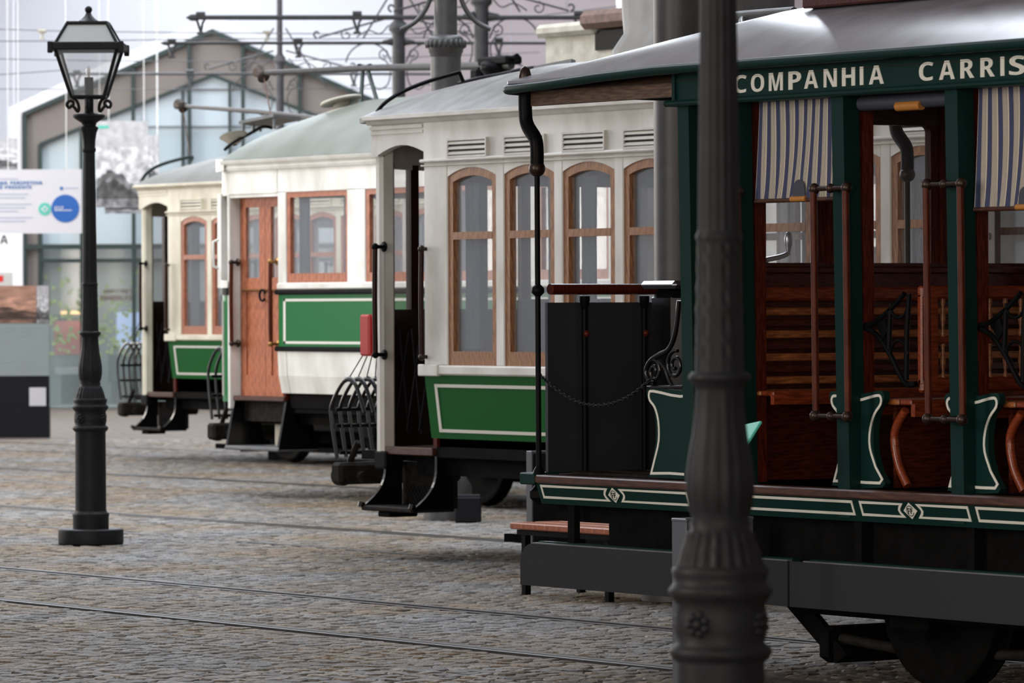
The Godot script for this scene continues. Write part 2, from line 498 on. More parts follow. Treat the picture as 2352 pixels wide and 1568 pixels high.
func hall() -> void:
	struct(hbox("floor", -13.5, 17.5, -0.4, -0.007, -9.0, 96.0, M.ground))
	# roof deck between the glazed strips
	var cuts := [-13.5, -7.7, -4.3, -0.2, 3.2, 17.5]
	var ceil := Node3D.new()
	ceil.name = "ceiling"
	add_child(ceil)
	struct(ceil)
	for i in range(0, cuts.size(), 2):
		hbox("roof_deck", cuts[i], cuts[i + 1], CEIL, CEIL + 0.3, -9, 96, M.ceiling_white, ceil)
	for i in SKYLIGHTS.size():
		var s = SKYLIGHTS[i]
		var d0 := -9.0 if s[1] < 30.0 else 46.0
		var d1 := 46.0 if s[1] < 30.0 else 96.0
		hbox("roof_deck", s[0] - 1.7, s[0] + 1.7, CEIL, CEIL + 0.3, d0, s[1], M.ceiling_white, ceil)
		if s[2] < d1: hbox("roof_deck", s[0] - 1.7, s[0] + 1.7, CEIL, CEIL + 0.3, s[2], d1, M.ceiling_white, ceil)
		if s[3] < 3.3:
			for q in [-1.0, 1.0]: hbox("roof_deck", s[0] + q * s[3] * 0.5, s[0] + q * 1.7, CEIL, CEIL + 0.3, s[1], s[2], M.ceiling_white, ceil)
		var w := Node3D.new()
		w.name = "window_%d" % (i + 1)
		add_child(w)
		struct(w)
		hbox("pane", s[0] - s[3] * 0.5, s[0] + s[3] * 0.5, CEIL + 0.05, CEIL + 0.1, s[1], s[2], glow("skylight_%d" % i, Color(0.93, 0.96, 1.0), 1.0), w)
	var wl := Node3D.new()
	wl.name = "wall_left"
	add_child(wl)
	struct(wl)
	var prev := -9.0
	for i in SIDE_WINDOWS.size():
		var s = SIDE_WINDOWS[i]
		var a: float = s[0] - s[3] * 0.5
		var b: float = s[0] + s[3] * 0.5
		hbox("pier", LEFT_U - 0.4, LEFT_U, 0, CEIL, prev, a, M.wall_white, wl)
		hbox("sill_wall", LEFT_U - 0.4, LEFT_U, 0, s[1], a, b, M.wall_white, wl)
		hbox("lintel_wall", LEFT_U - 0.4, LEFT_U, s[2], CEIL, a, b, M.wall_white, wl)
		prev = b
		var w := Node3D.new()
		w.name = "window_%d" % (i + 10)
		add_child(w)
		struct(w)
		hbox("pane", LEFT_U - 0.1, LEFT_U - 0.05, s[1], s[2], a, b, glow("side_window_%d" % i, Color(0.93, 0.96, 1.0), 1.0), w)
		for k in 4:
			hbox("glazing_bar", LEFT_U - 0.05, LEFT_U, s[1], s[2], a + k * (b - a) / 3.0 - 0.03, a + k * (b - a) / 3.0 + 0.03, M.iron_grey, w)
	hbox("pier", LEFT_U - 0.4, LEFT_U, 0, CEIL, prev, 96, M.wall_white, wl)
	struct(hbox("wall_right", 17.0, 17.4, 0, CEIL, -9, 96, M.wall_pink))
	var wf := Node3D.new()
	wf.name = "wall_front"
	add_child(wf)
	struct(wf)
	hbox("pier", -13.4, ENTRANCE[0], 0, CEIL, -9.4, -9.0, M.wall_white, wf)
	hbox("pier", ENTRANCE[1], 17.4, 0, CEIL, -9.4, -9.0, M.wall_white, wf)
	hbox("lintel_wall", ENTRANCE[0], ENTRANCE[1], ENTRANCE[3], CEIL, -9.4, -9.0, M.wall_white, wf)
	hbox("sill_wall", ENTRANCE[0], ENTRANCE[1], 0, ENTRANCE[2], -9.4, -9.0, M.wall_white, wf)
	var dr := Node3D.new()
	dr.name = "door_1"
	add_child(dr)
	struct(dr)
	hbox("pane", ENTRANCE[0], ENTRANCE[1], ENTRANCE[2], ENTRANCE[3], -9.2, -9.15, glow("entrance_glass", Color(1.0, 0.97, 0.93), 1.0), dr)
	for k in 7: hbox("glazing_bar", ENTRANCE[0] + k * 2.0 - 0.04, ENTRANCE[0] + k * 2.0 + 0.04, ENTRANCE[2], ENTRANCE[3], -9.14, -9.05, M.iron_grey, dr)
	# end wall: plain white on the left, pinkish cladding boards on the right with a slit of daylight
	var wb := Node3D.new()
	wb.name = "wall_back"
	add_child(wb)
	struct(wb)
	hbox("plaster", -13.4, -2.2, 0, CEIL, 94.0, 94.4, M.wall_white, wb)
	var su: float = (1430.0 - 1176.0) / FPX * 94.0
	for k in 18:
		var u0 := -2.2 + k * 1.1
		if su > u0 and su < u0 + 1.1:
			hbox("cladding_board", u0, su - 0.09, 0, CEIL, 94.0 + 0.02 * (k % 2), 94.4, M.wall_pink, wb)
			hbox("cladding_board", su + 0.09, u0 + 1.09, 0, CEIL, 94.0 + 0.02 * (k % 2), 94.4, M.wall_pink, wb)
		else:
			hbox("cladding_board", u0, u0 + 1.09, 0, CEIL, 94.0 + 0.02 * (k % 2), 94.4, M.wall_pink, wb)
	var ws := Node3D.new()
	ws.name = "window_20"
	add_child(ws)
	struct(ws)
	hbox("pane", su - 0.09, su + 0.09, 0.0, CEIL, 94.15, 94.2, glow("slit_window", Color(0.95, 1.0, 0.97), 2.0), ws)

func stone_mesh(sd: int) -> ArrayMesh:
	var r := RandomNumberGenerator.new()
	r.seed = sd
	var top := []
	var mid := []
	var k := 7
	for i in k:
		var a := TAU * (i + r.randf_range(-0.2, 0.2)) / k
		var w := 0.055 * r.randf_range(0.86, 1.1)
		var p := Vector3(signf(cos(a)) * pow(absf(cos(a)), 0.6) * w, 0, signf(sin(a)) * pow(absf(sin(a)), 0.6) * w)
		mid.append(p + Vector3(0, -0.006, 0))
		top.append(p * 0.84 + Vector3(0, r.randf_range(-0.003, 0.003), 0))
	var b := B.new()
	var ctr := Vector3(0, -0.04, 0)
	var hub := Vector3(r.randf_range(-0.01, 0.01), 0.003, r.randf_range(-0.01, 0.01))
	for i in k:
		var j := (i + 1) % k
		b.flat(top[i], top[j], hub, ctr)
		b.quad(mid[i], mid[j], top[j], top[i], ctr)
		b.quad(mid[i] - Vector3(0, 0.02, 0), mid[j] - Vector3(0, 0.02, 0), mid[j], mid[i], ctr)
	return b.mesh()

const RAILS := [12.07, 13.51, 16.34, 17.78, 20.58, 22.02, 24.88, 26.32]
func ground() -> void:
	var floor_node: Node3D = get_node("floor")
	var kinds := []
	for i in 6: kinds.append(stone_mesh(100 + i))
	var spots := []
	var step := 0.112
	var f0 := Vector3(-cos(YAW), 0, -sin(YAW))
	var r0 := Vector3(sin(YAW), 0, -cos(YAW))
	var zi := -7.0
	var row := 0
	while zi > -37.0:
		var x0 := -60.0
		var skip := false
		for r in RAILS:
			if absf(-zi - r) < 0.085: skip = true
		var x := x0 + rng.randf() * step
		# the part of this row that lies in the wedge the hall floor shows
		while x < -8.0:
			var p := Vector3(x, 0, zi)
			var dp := p.dot(f0)
			var u := p.dot(r0)
			if dp > 17.0 and dp < 57.0 and absf(u) < dp * 0.1075 + 0.9 and not skip:
				spots.append([p + Vector3(rng.randf_range(-0.012, 0.012), rng.randf_range(-0.004, 0.002), rng.randf_range(-0.012, 0.012)), dp])
			x += step * rng.randf_range(0.85, 1.25)
		zi -= step * (1.0 if row % 3 else 1.06)
		row += 1
	spots.sort_custom(func(a, b): return a[1] < b[1])
	var near := []
	var far := []
	for s in spots:
		var u: float = absf((s[0] as Vector3).dot(r0))
		if near.size() < 300 and s[1] > 19.6 and u < s[1] * 0.105: near.append(s)
		else: far.append(s)
	for s in near:
		var o := put(kinds[rng.randi() % 6], "cobblestone", M["stone_%d" % (rng.randi() % 5)], floor_node, s[0])
		o.rotation = Vector3(rng.randf_range(-0.035, 0.035), rng.randf() * TAU, rng.randf_range(-0.035, 0.035))
	var tone := FastNoiseLite.new()
	tone.seed = 5; tone.frequency = 0.55; tone.fractal_octaves = 3
	var per := [[], [], []]
	for s in far: per[rng.randi() % 3].append(s)
	for i in 3:
		var mm := MultiMesh.new()
		mm.transform_format = MultiMesh.TRANSFORM_3D
		mm.use_colors = true
		mm.mesh = kinds[i]
		mm.instance_count = per[i].size()
		for j in per[i].size():
			var bs := Basis.from_euler(Vector3(rng.randf_range(-0.035, 0.035), rng.randf() * TAU, rng.randf_range(-0.035, 0.035)))
			mm.set_instance_transform(j, Transform3D(bs, per[i][j][0]))
			var l := rng.randf_range(0.16, 0.32)
			var wm: float = clampf(0.26 + 0.5 * tone.get_noise_2d(per[i][j][0].x, per[i][j][0].z) + rng.randf_range(-0.1, 0.1), 0.0, 0.5)
			mm.set_instance_color(j, Color(l * 1.06, l * 1.06 * (1.0 - wm * 0.5), l * 1.06 * (1.0 - wm)))
		var o := MultiMeshInstance3D.new()
		o.multimesh = mm
		o.material_override = M.stone
		o.name = "cobblestones"
		floor_node.add_child(o, true)
		tag(o, "", "", "", "stuff")
	# grooved rails set flush in the paving; the groove lies on the inner side of each track
	var names := ["nearest the dark-green open tram, its near rail", "passing under the dark-green open tram, its far rail", "passing under the white arched-window tram, its near rail", "passing under the white arched-window tram, its far rail", "under the square-windowed tram, near rail", "under the square-windowed tram, far rail", "under the cream tram, near rail", "under the cream tram, far rail"]
	for i in RAILS.size():
		var s := 1.0 if i % 2 == 0 else -1.0      # groove towards the track centre
		var d: float = RAILS[i]
		var t := thing("tram_rail", "steel grooved rail sunk in cobbles " + names[i], "rail", Vector3(0, 0, -d), 0.0, "rails set in the cobbles")
		var xa := (-12.7 - 0.829 * d) / 0.559
		var xb := minf(6.0, (16.8 - 0.829 * d) / 0.559)
		bar("rail_head", Vector3(xa, -0.02, s * 0.022), Vector3(xb, 0.004, s * 0.066), M.rail_steel, t)
		bar("groove", Vector3(xa, -0.025, -s * (0.03 if s > 0 else 0.01)), Vector3(xb, -0.012, s * 0.022), M.groove, t)
		bar("rail_lip", Vector3(xa, -0.02, -s * (0.03 if s > 0 else 0.01)), Vector3(xb, 0.0, -s * 0.048), M.rail_steel, t)

# ---------------------------------------------------------------- closed trams
func extr(b: B, poly: Array, x0: float, x1: float) -> void:   # outline given as (z, y), pulled along x
	b.prism(poly, absf(x1 - x0), Transform3D(Basis(Vector3(0, 0, 1), Vector3(0, 1, 0), Vector3(-1, 0, 0)), Vector3((x0 + x1) * 0.5, 0, 0)))
func zbox(called: String, x0: float, x1: float, y0: float, y1: float, z0: float, z1: float, m: Material, parent: Node, bv := 0.0) -> MeshInstance3D:
	return bar(called, Vector3(x0, y0, z0), Vector3(x1, y1, z1), m, parent, bv)

func vault(x0: float, x1: float, bulge: float, w: float, eave: float, rise: float, ramp: float, pw := 2.2, tp := 0.3) -> Array:
	var rows := []
	var xs := []
	for i in 9: xs.append(x0 - bulge + bulge * pow(float(i) / 8.0, 2.0))
	for i in 10: xs.append(x0 + ramp * (i + 1) / 10.0)
	xs.append((x0 + x1) * 0.5)
	for i in 10: xs.append(x1 - ramp * (10 - i) / 10.0)
	for i in 9: xs.append(x1 + bulge - bulge * pow(float(8 - i) / 8.0, 2.0))
	for x in xs:
		var e := minf(x - (x0 - bulge), (x1 + bulge) - x)
		var ww: float = w * (sqrt(clampf(1.0 - pow(1.0 - e / bulge, 2.0), 0.0, 1.0)) if e < bulge else 1.0)
		var rr: float = rise * pow(clampf(e / (bulge + ramp), 0.0, 1.0), tp)
		rr = rr * clampf(ww / w * 1.1, 0.0, 1.0)
		var row := []
		for j in 25:
			var q := -1.0 + j / 12.0
			row.append(Vector3(x, eave + rr * (1.0 - pow(absf(q), pw)), ww * q))
		rows.append(row)
	return rows

func wheelset(t: Node3D, x: float, r: float) -> void:
	for s in [-1, 1]:
		var b := B.new()
		b.lathe([Vector2(0.01, 0.05), Vector2(0.09, 0.05), Vector2(0.1, 0.03), Vector2(r - 0.06, 0.02), Vector2(r - 0.05, 0.045), Vector2(r - 0.005, 0.045), Vector2(r, 0.03), Vector2(r, -0.03), Vector2(r + 0.02, -0.035), Vector2(r + 0.02, -0.05), Vector2(0.01, -0.05)], 28, Vector3(x, r + 0.027, s * 0.72), Basis(Vector3(1, 0, 0), PI / 2 * s))
		put(b, "wheel", M.under_black, t)
	rod("axle", [Vector3(x, r + 0.027, -0.7), Vector3(x, r + 0.027, 0.7)], 0.05, M.under_black, t)

func arch_sash(w: float, y0: float, ys: float, ya: float, jam: float, mid: float, bot: float) -> Array:   # [frame, pane, spandrel]; x centred
	var hw := w * 0.5
	var rise := ya - ys
	var rad := (hw * hw + rise * rise) / (2.0 * rise)
	var a := asin(hw / rad)
	var outer := arc(Vector2(0, ya - rad), rad, PI / 2 + a, PI / 2 - a, 12)
	var hi := hw - jam
	var ri := rad - jam
	var ai := asin(hi / ri)
	var inner := arc(Vector2(0, ya - rad), ri, PI / 2 - ai, PI / 2 + ai, 12)
	var head := outer.duplicate()
	head.append_array(inner)
	var b := B.new()
	b.prism(head, 0.045)
	var ytop: float = inner[0].y
	for s in [-1.0, 1.0]:
		b.prism([Vector2(s * hw, y0), Vector2(s * hw, ys), Vector2(s * hi, ytop), Vector2(s * hi, y0)], 0.045)
	b.box(Vector3(0, y0 + bot * 0.5, 0), Vector3(hi * 2, bot, 0.045))
	b.box(Vector3(0, mid, 0.004), Vector3(hi * 2, 0.045, 0.04))
	var g := B.new()
	var pg2 := inner.duplicate()
	pg2.append_array([Vector2(-hi, y0 + bot), Vector2(hi, y0 + bot)])
	g.prism(pg2, 0.006, Transform3D(Basis(), Vector3(0, 0, -0.008)))
	return [b.mesh(), g.mesh(), outer]

func seat_pair(t: Node3D, x: float, y: float, m: Material) -> void:
	for s in [-1, 1]:
		var q := Node3D.new()
		q.name = "passenger_seat"
		t.add_child(q, true)
		q.position = Vector3(x, y, s * 0.55)
		zbox("cushion", -0.2, 0.2, 0.38, 0.43, -0.4, 0.4, m, q, 0.015)
		zbox("backrest", 0.2, 0.24, 0.4, 0.86, -0.4, 0.4, m, q, 0.012)
		zbox("pedestal", -0.04, 0.04, 0.0, 0.38, -0.3, 0.3, M.black, q)

func curtain(t: Node, x0: float, x1: float, y0: float, y1: float, z: float, m: Material) -> void:
	var rows := []
	for i in 6:
		var f := float(i) / 5.0
		var row := []
		for j in 13:
			var u := float(j) / 12.0
			var sq := lerpf(0.86, 1.0, absf(f - 0.45) * 1.6)
			row.append(Vector3(lerpf(x0, x1, 0.5 + (u - 0.5) * sq), lerpf(y1, y0, f), z + 0.014 * sin(u * 19.0)))
		rows.append(row)
	var b := B.new()
	b.slab(rows, Vector3(0, 0, 1), 0.004)
	put(b, "curtain", m, t)

func handrail(t: Node, x: float, z: float, y0: float, y1: float, wood: Material, iron: Material) -> void:
	var h := rod("grab_rail", smooth_path([Vector3(x, y0, z), Vector3(x, (y0 + y1) * 0.5, z + 0.004), Vector3(x, y1, z)], 3), 0.017, wood, t, 10)
	for y in [y0, y1]:
		var b := B.new()
		b.ball(Vector3(x, y, z), 0.024, 10)
		b.tube([Vector3(x, y, z), Vector3(x, y, z - 0.07)], 0.012, 8)
		b.lathe([Vector2(0.001, -0.012), Vector2(0.032, -0.01), Vector2(0.032, 0.0), Vector2(0.001, 0.003)], 12, Vector3(x, y, z - 0.06), Basis(Vector3(1, 0, 0), PI / 2))
		put(b, "bracket", iron, h)

func fender(t: Node3D, x: float, z0: float, z1: float, y0: float, y1: float, depth: float, n: int) -> void:
	# a folded lifeguard: hooped iron ribs hung in front of the dash, gathered to a hook by wires
	var f := Node3D.new()
	f.name = "lifeguard_basket"
	t.add_child(f, true)
	for i in n:
		var z := lerpf(z0, z1, float(i) / (n - 1))
		var b := B.new()
		var p := smooth_path([Vector3(x + 0.02, y1 - 0.2, z), Vector3(x - depth * 0.25, y1 - 0.02, z), Vector3(x - depth * 0.6, y1, z), Vector3(x - depth, y1 - 0.14, z), Vector3(x - depth * 1.04, (y0 + y1) * 0.5, z), Vector3(x - depth * 0.86, y0, z)], 5)
		b.tube(p, 0.018, 6, -1.0, 0.6)
		put(b, "rib", M.gloss_black, f)
		rod("wire", [Vector3(x - depth * 0.5, y1, z), Vector3(x - 0.03, y1 + 0.23, lerpf(z0 - 0.1, z, 0.3))], 0.004, M.black, f, 5)
	for y in [y0 + 0.03, y0 + 0.2, lerpf(y0, y1, 0.62)]:
		var dx := 0.9 if y < y0 + 0.1 else 1.03
		rod("cross_bar", [Vector3(x - depth * dx, y, z0 - 0.03), Vector3(x - depth * dx, y, z1 + 0.03)], 0.013, M.black, f, 6)
	rod("hook", [Vector3(x - 0.02, y1 + 0.21, z0 - 0.12), Vector3(x - 0.06, y1 + 0.25, z0 - 0.12), Vector3(x - 0.06, y1 + 0.3, z0 - 0.12)], 0.024, M.black, f, 8)
	var c := B.new()
	c.box(Vector3(x - depth * 0.7, y0 - 0.1, (z0 + z1) * 0.5), Vector3(0.12, 0.14, absf(z1 - z0) + 0.1), 0.02)
	c.tube([Vector3(x - depth * 1.25, y0 - 0.12, z0 - 0.1), Vector3(x - depth * 0.4, y0 - 0.12, z0 - 0.1)], 0.035, 10)
	c.tube([Vector3(x - depth * 1.02, y0 - 0.1, z0 - 0.1), Vector3(x - depth * 0.6, y0 + 0.1, z0 - 0.1)], 0.02, 8)
	put(c, "bumper", M.dirty_black, f)
	var w := B.new()
	w.lathe([Vector2(0.01, 0.05), Vector2(0.05, 0.05), Vector2(0.065, 0.03), Vector2(0.065, -0.03), Vector2(0.05, -0.05), Vector2(0.01, -0.05)], 18, Vector3(x - depth * 1.15, y0 - 0.12, z0 - 0.1), Basis(Vector3(0, 0, 1), PI / 2))
	put(w, "buffer", M.dirty_black, f)

func step_unit(t: Node3D, x0: float, x1: float, ytop: float, y0: float, zi: float, zo: float) -> void:
	# black side cheeks that sweep out to a low tread
	for x in [x0, x1]:
		var q := [Vector2(zi - 0.12, ytop), Vector2(zi, ytop)]
		for i in 9:
			var f := i / 8.0
			q.append(Vector2(zi + (zo - zi) * pow(f, 2.6), lerpf(ytop - 0.06, y0, f)))
		q.append(Vector2(zi - 0.12, y0))
		var b := B.new()
		extr(b, q, x - 0.012, x + 0.012)
		b.tube([Vector3(x, y0, zo), Vector3(x, y0 + 0.03, zo - 0.01)], 0.022, 8)
		put(b, "step_cheek", M.gloss_black, t)
	zbox("step_tread", x0, x1, y0 - 0.02, y0 + 0.012, zi - 0.14, zo, M.dirty_black, t, 0.008)
	zbox("step_tread_block", x0 + (x1 - x0) * 0.28, x0 + (x1 - x0) * 0.52, y0 - 0.055, y0 - 0.02, zi - 0.05, zo - 0.02, M.under_black, t, 0.008)
	zbox("kick_plate", x0, x1, y0, ytop - 0.05, zi - 0.16, zi - 0.13, M.dirty_black, t)
	var m := B.new()
	for i in 12:
		var xx := lerpf(x0 + 0.1, x1 - 0.06, i / 11.0)
		m.tube([Vector3(xx - 0.05, y0 + 0.02, zi - 0.12), Vector3(xx + 0.05, y0 + 0.13, zi - 0.12)], 0.003, 4)
		m.tube([Vector3(xx + 0.05, y0 + 0.02, zi - 0.12), Vector3(xx - 0.05, y0 + 0.13, zi - 0.12)], 0.003, 4)
	put(m, "wire_guard", M.iron, t)

func end_curve(bulge: float, w: float, sx: float, x: float, k := 16) -> Array:   # plan of the rounded tram end
	var o := []
	for i in k + 1:
		var z := lerpf(w, -w, float(i) / k)
		o.append(Vector3(x - sx * bulge * (1.0 - pow(absf(z / w), 2.2)), 0, z))
	return o
func curved_band(called: String, plan: Array, y0: float, y1: float, off: float, thick: float, sx: float, m: Material, t: Node) -> void:
	var rows := []
	for y in [y0, y1]:
		var row := []
		for p in plan: row.append(p + Vector3(-sx * off, y, 0))
		rows.append(row)
	var b := B.new()
	b.slab(rows, Vector3(-sx, 0, 0), thick)
	put(b, called, m, t)

func tram_arched(at: Vector3, white: String, label: String, lift: float, main: bool) -> void:
	var W: Material = M[white]
	var t := thing("tram", label, "tram", at, 0.0)
	var L := 6.595
	var n := 8
	var wx := 0.88
	var pitch := 0.6155
	var ww := 0.527
	var oak: Material = M.oak if main else M.oak_red
	var sash := arch_sash(ww, 1.2, 2.345, 2.398, 0.05, 1.985, 0.085)
	# white fillet between the arch and the moulding above it
	var spb := B.new()
	var sp: Array = sash[2].duplicate()
	sp.append_array([Vector2(ww * 0.5, 2.45), Vector2(-ww * 0.5, 2.45)])
	spb.prism(sp, 0.05)
	var spm := spb.mesh()
	var vent := B.new()
	for q in [[0, 0.052, 0.43, 0.012], [0, -0.052, 0.43, 0.012], [-0.209, 0, 0.012, 0.116], [0.209, 0, 0.012, 0.116]]:
		vent.box(Vector3(q[0], q[1], 0), Vector3(q[2], q[3], 0.024))
	vent.box(Vector3(0, 0, -0.008), Vector3(0.41, 0.1, 0.004))
	var vm := vent.mesh()
	var slat := B.new()
	slat.box(Vector3.ZERO, Vector3(0.406, 0.02, 0.006), 0.0, Basis(Vector3(1, 0, 0), -0.5))
	var slm := slat.mesh()
	var slot := B.new()
	slot.box(Vector3.ZERO, Vector3(0.404, 0.012, 0.004))
	var som := slot.mesh()
	for s in [1.0, -1.0]:
		var b := B.new()
		extr(b, [Vector2(s * 1.1, 1.14), Vector2(s * 1.05, 0.752), Vector2(s * 1.02, 0.752), Vector2(s * 1.07, 1.14)], 0.62, L - 0.62)
		put(b, "side_panel", M.green, t, Vector3(0, lift, 0))
		# painted lining
		var ln := B.new()
		for e in [[0.74, L - 0.74, 1.065, 1.085], [0.74, L - 0.74, 0.79, 0.81]]:
			var z0: float = s * (1.0515 + (e[2] - 0.752) / 0.388 * 0.0505)
			var z1: float = s * (1.0515 + (e[3] - 0.752) / 0.388 * 0.0505)
			ln.hexa([Vector3(e[0], e[2], z0), Vector3(e[1], e[2], z0), Vector3(e[1], e[2], z0 + s * 0.004), Vector3(e[0], e[2], z0 + s * 0.004), Vector3(e[0], e[3], z1), Vector3(e[1], e[3], z1), Vector3(e[1], e[3], z1 + s * 0.004), Vector3(e[0], e[3], z1 + s * 0.004)])
		for x in [0.74, L - 0.74]:
			var z0: float = s * (1.0515 + 0.04 / 0.388 * 0.0505)
			var z1: float = s * (1.0515 + 0.33 / 0.388 * 0.0505)
			ln.hexa([Vector3(x - 0.014, 0.79, z0), Vector3(x + 0.014, 0.79, z0), Vector3(x + 0.014, 0.79, z0 + s * 0.005), Vector3(x - 0.014, 0.79, z0 + s * 0.005), Vector3(x - 0.014, 1.085, z1), Vector3(x + 0.014, 1.085, z1), Vector3(x + 0.014, 1.085, z1 + s * 0.005), Vector3(x - 0.014, 1.085, z1 + s * 0.005)])
		put(ln, "painted_lining", M.stripe, t, Vector3(0, lift, 0))
		zbox("belt_rail", 0.6, L - 0.6, 1.14 + lift, 1.2 + lift, s * 1.06, s * 1.125, W, t, 0.01)
		for x in [0.7, L - 0.7]:
			zbox("belt_corner_plate", x - 0.11, x + 0.11, 1.133 + lift, 1.205 + lift, s * 1.1, s * 1.133, W, t, 0.006)
		zbox("sole_beam", 0.64, L - 0.64, 0.63, 0.752 + lift, s * 0.96, s * 1.03, M.under_black, t, 0.006)
		for i in n + 1:
			var a := 0.62 if i == 0 else wx + (i - 1) * pitch + ww
			var c := L - 0.62 if i == n else wx + i * pitch
			zbox("window_post", a, c, 1.2 + lift, 2.46 + lift, s * 1.03, s * 1.1, W, t, 0.006)
		for i in n:
			var xc := wx + i * pitch + ww * 0.5
			var fr := put(sash[0], "window_sash", oak, t, Vector3(xc, lift, s * 1.068))
			put(sash[1], "pane", M.pane, fr)
			put(spm, "arch_spandrel", W, t, Vector3(xc, lift, s * 1.072))
			var vn := put(vm, "louvre_vent", W, t, Vector3(xc - 0.02, 2.515 + lift, s * 1.11))
			for k in 3:
				put(slm, "slat", W, vn, Vector3(0, -0.03 + k * 0.031, s * 0.006))
				put(som, "slot", M.black, vn, Vector3(0, -0.016 + k * 0.031, s * -0.002 + (0.004 if s > 0 else -0.004)))
			if main or i < 3:
				if i % 2 == 0:
					curtain(t, xc - 0.21, xc - 0.06, 1.3 + lift, 2.32 + lift, s * 1.0, M.curtain)
				else:
					curtain(t, xc + 0.06, xc + 0.22, 1.3 + lift, 2.32 + lift, s * 1.0, M.curtain)
		zbox("letter_board", 0.62, L - 0.62, 2.45 + lift, 2.7 + lift, s * 1.05, s * 1.1, W, t)
		zbox("moulding", 0.6, L - 0.6, 2.435 + lift, 2.458 + lift, s * 1.09, s * 1.125, W, t, 0.008)
		zbox("moulding", 0.6, L - 0.6, 2.412 + lift, 2.424 + lift, s * 1.09, s * 1.112, W, t, 0.004)
		var cn := B.new()
		extr(cn, [Vector2(s * 1.08, 2.685), Vector2(s * 1.115, 2.685), Vector2(s * 1.13, 2.705), Vector2(s * 1.155, 2.715), Vector2(s * 1.155, 2.738), Vector2(s * 1.08, 2.745)], 0.0, L)
		put(cn, "cornice", W, t, Vector3(0, lift, 0))
		for e in 2:
			var sx := 1.0 if e == 0 else -1.0
			var xo := 0.0 if e == 0 else L
			# end corner post, doorway header with a flat arch, grab rails
			zbox("corner_post", xo, xo + sx * 0.075, 0.64, 2.6 + lift, s * 0.955, s * 1.065, W, t, 0.02)
			var hd := []
			for i in 9:
				var f := i / 8.0
				hd.append(Vector2(xo + sx * lerpf(0.075, 0.62, f), 2.5 + 0.055 * sin(PI * f)))
			hd.append_array([Vector2(xo + sx * 0.62, 2.7), Vector2(xo, 2.7), Vector2(xo, 2.49), Vector2(xo + sx * 0.075, 2.49)])
			var hb := B.new()
			hb.prism(hd, 0.05, Transform3D(Basis(), Vector3(0, 0, s * 1.06)))
			put(hb, "door_header", W, t, Vector3(0, lift, 0))
			zbox("moulding", xo, xo + sx * 0.6, 2.625 + lift, 2.64 + lift, s * 1.08, s * 1.095, W, t)
			zbox("moulding", xo, xo + sx * 0.6, 2.655 + lift, 2.675 + lift, s * 1.08, s * 1.1, W, t)
			handrail(t, xo + sx * 0.1, s * 1.125, 1.26 + lift, 1.93 + lift, M.dark_wood, M.black)
			handrail(t, xo + sx * 0.645, s * 1.135, 1.25 + lift, 1.91 + lift, M.dark_wood, M.bronze)
			if s > 0:
				step_unit(t, xo + sx * 0.04 if e == 0 else xo - 0.62, xo + 0.62 if e == 0 else xo - 0.04, 0.64, 0.315, 1.02, 1.2)
			zbox("threshold", xo + sx * 0.08, xo + sx * 0.62, 0.64, 0.69, s * 0.96, s * 1.05, M.sill_wood, t, 0.006)
			zbox("post_foot", xo - sx * 0.01, xo + sx * 0.12, 0.55, 0.66, s * 0.93, s * 1.07, M.black, t, 0.01)
	# rounded ends
	for e in 2:
		var sx := 1.0 if e == 0 else -1.0
		var xo := 0.0 if e == 0 else L
		var plan := end_curve(0.42, 1.0, sx, xo + sx * 0.02)
		curved_band("dash", plan, 0.66, 1.5 + lift, 0.02, 0.02, sx, W, t)
		curved_band("dash_lining", plan, 0.68, 1.5 + lift, 0.0, 0.02, sx, M.dark_wood, t)
		curved_band("end_header", plan, 2.42 + lift, 2.7 + lift, 0.02, 0.04, sx, W, t)
		curved_band("end_cornice", plan, 2.69 + lift, 2.745 + lift, 0.09, 0.12, sx, W, t)
		curved_band("end_window_rail", plan, 1.48 + lift, 1.54 + lift, 0.03, 0.06, sx, M.dark_wood, t)
		for z in [0.95, 0.62, 0.0, -0.62, -0.95]:
			var x := xo + sx * 0.02 - sx * 0.42 * (1.0 - pow(absf(z), 2.2))
			zbox("end_window_post", x - 0.03, x + 0.03, 1.5 + lift, 2.45 + lift, z - 0.03, z + 0.03, M.dark_wood, t)
		for k in 4:
			var za: float = [0.92, 0.59, -0.03, -0.65][k]
			var zc: float = [0.65, 0.03, -0.59, -0.92][k]
			var xa := xo + sx * 0.02 - sx * 0.42 * (1.0 - pow(absf(za), 2.2))
			var xc := xo + sx * 0.02 - sx * 0.42 * (1.0 - pow(absf(zc), 2.2))
			var b := B.new()
			b.hexa([Vector3(xa, 1.53, za), Vector3(xc, 1.53, zc), Vector3(xc + 0.006, 1.53, zc), Vector3(xa + 0.006, 1.53, za), Vector3(xa, 2.44, za), Vector3(xc, 2.44, zc), Vector3(xc + 0.006, 2.44, zc), Vector3(xa + 0.006, 2.44, za)])
			put(b, "end_pane", M.pane, t, Vector3(0, lift, 0))
		# bulkhead between platform and saloon, with an open middle door
		var xb := xo + sx * 0.66
		for s in [1.0, -1.0]:
			zbox("bulkhead", xb - 0.02, xb + 0.02, 0.7, 1.35 + lift, s * 0.35, s * 1.05, M.mahogany, t)
			zbox("bulkhead", xb - 0.02, xb + 0.02, 2.3 + lift, 2.7 + lift, s * 0.0, s * 1.05, M.mahogany, t)
			zbox("bulkhead_post", xb - 0.02, xb + 0.02, 1.35 + lift, 2.3 + lift, s * 0.35, s * 0.42, M.mahogany, t)
			zbox("bulkhead_post", xb - 0.02, xb + 0.02, 1.35 + lift, 2.3 + lift, s * 0.98, s * 1.05, M.mahogany, t)
		zbox("platform_floor", xo - sx * 0.36, xo + sx * 0.66, 0.6, 0.655, -0.94, 0.94, M.under_black, t)
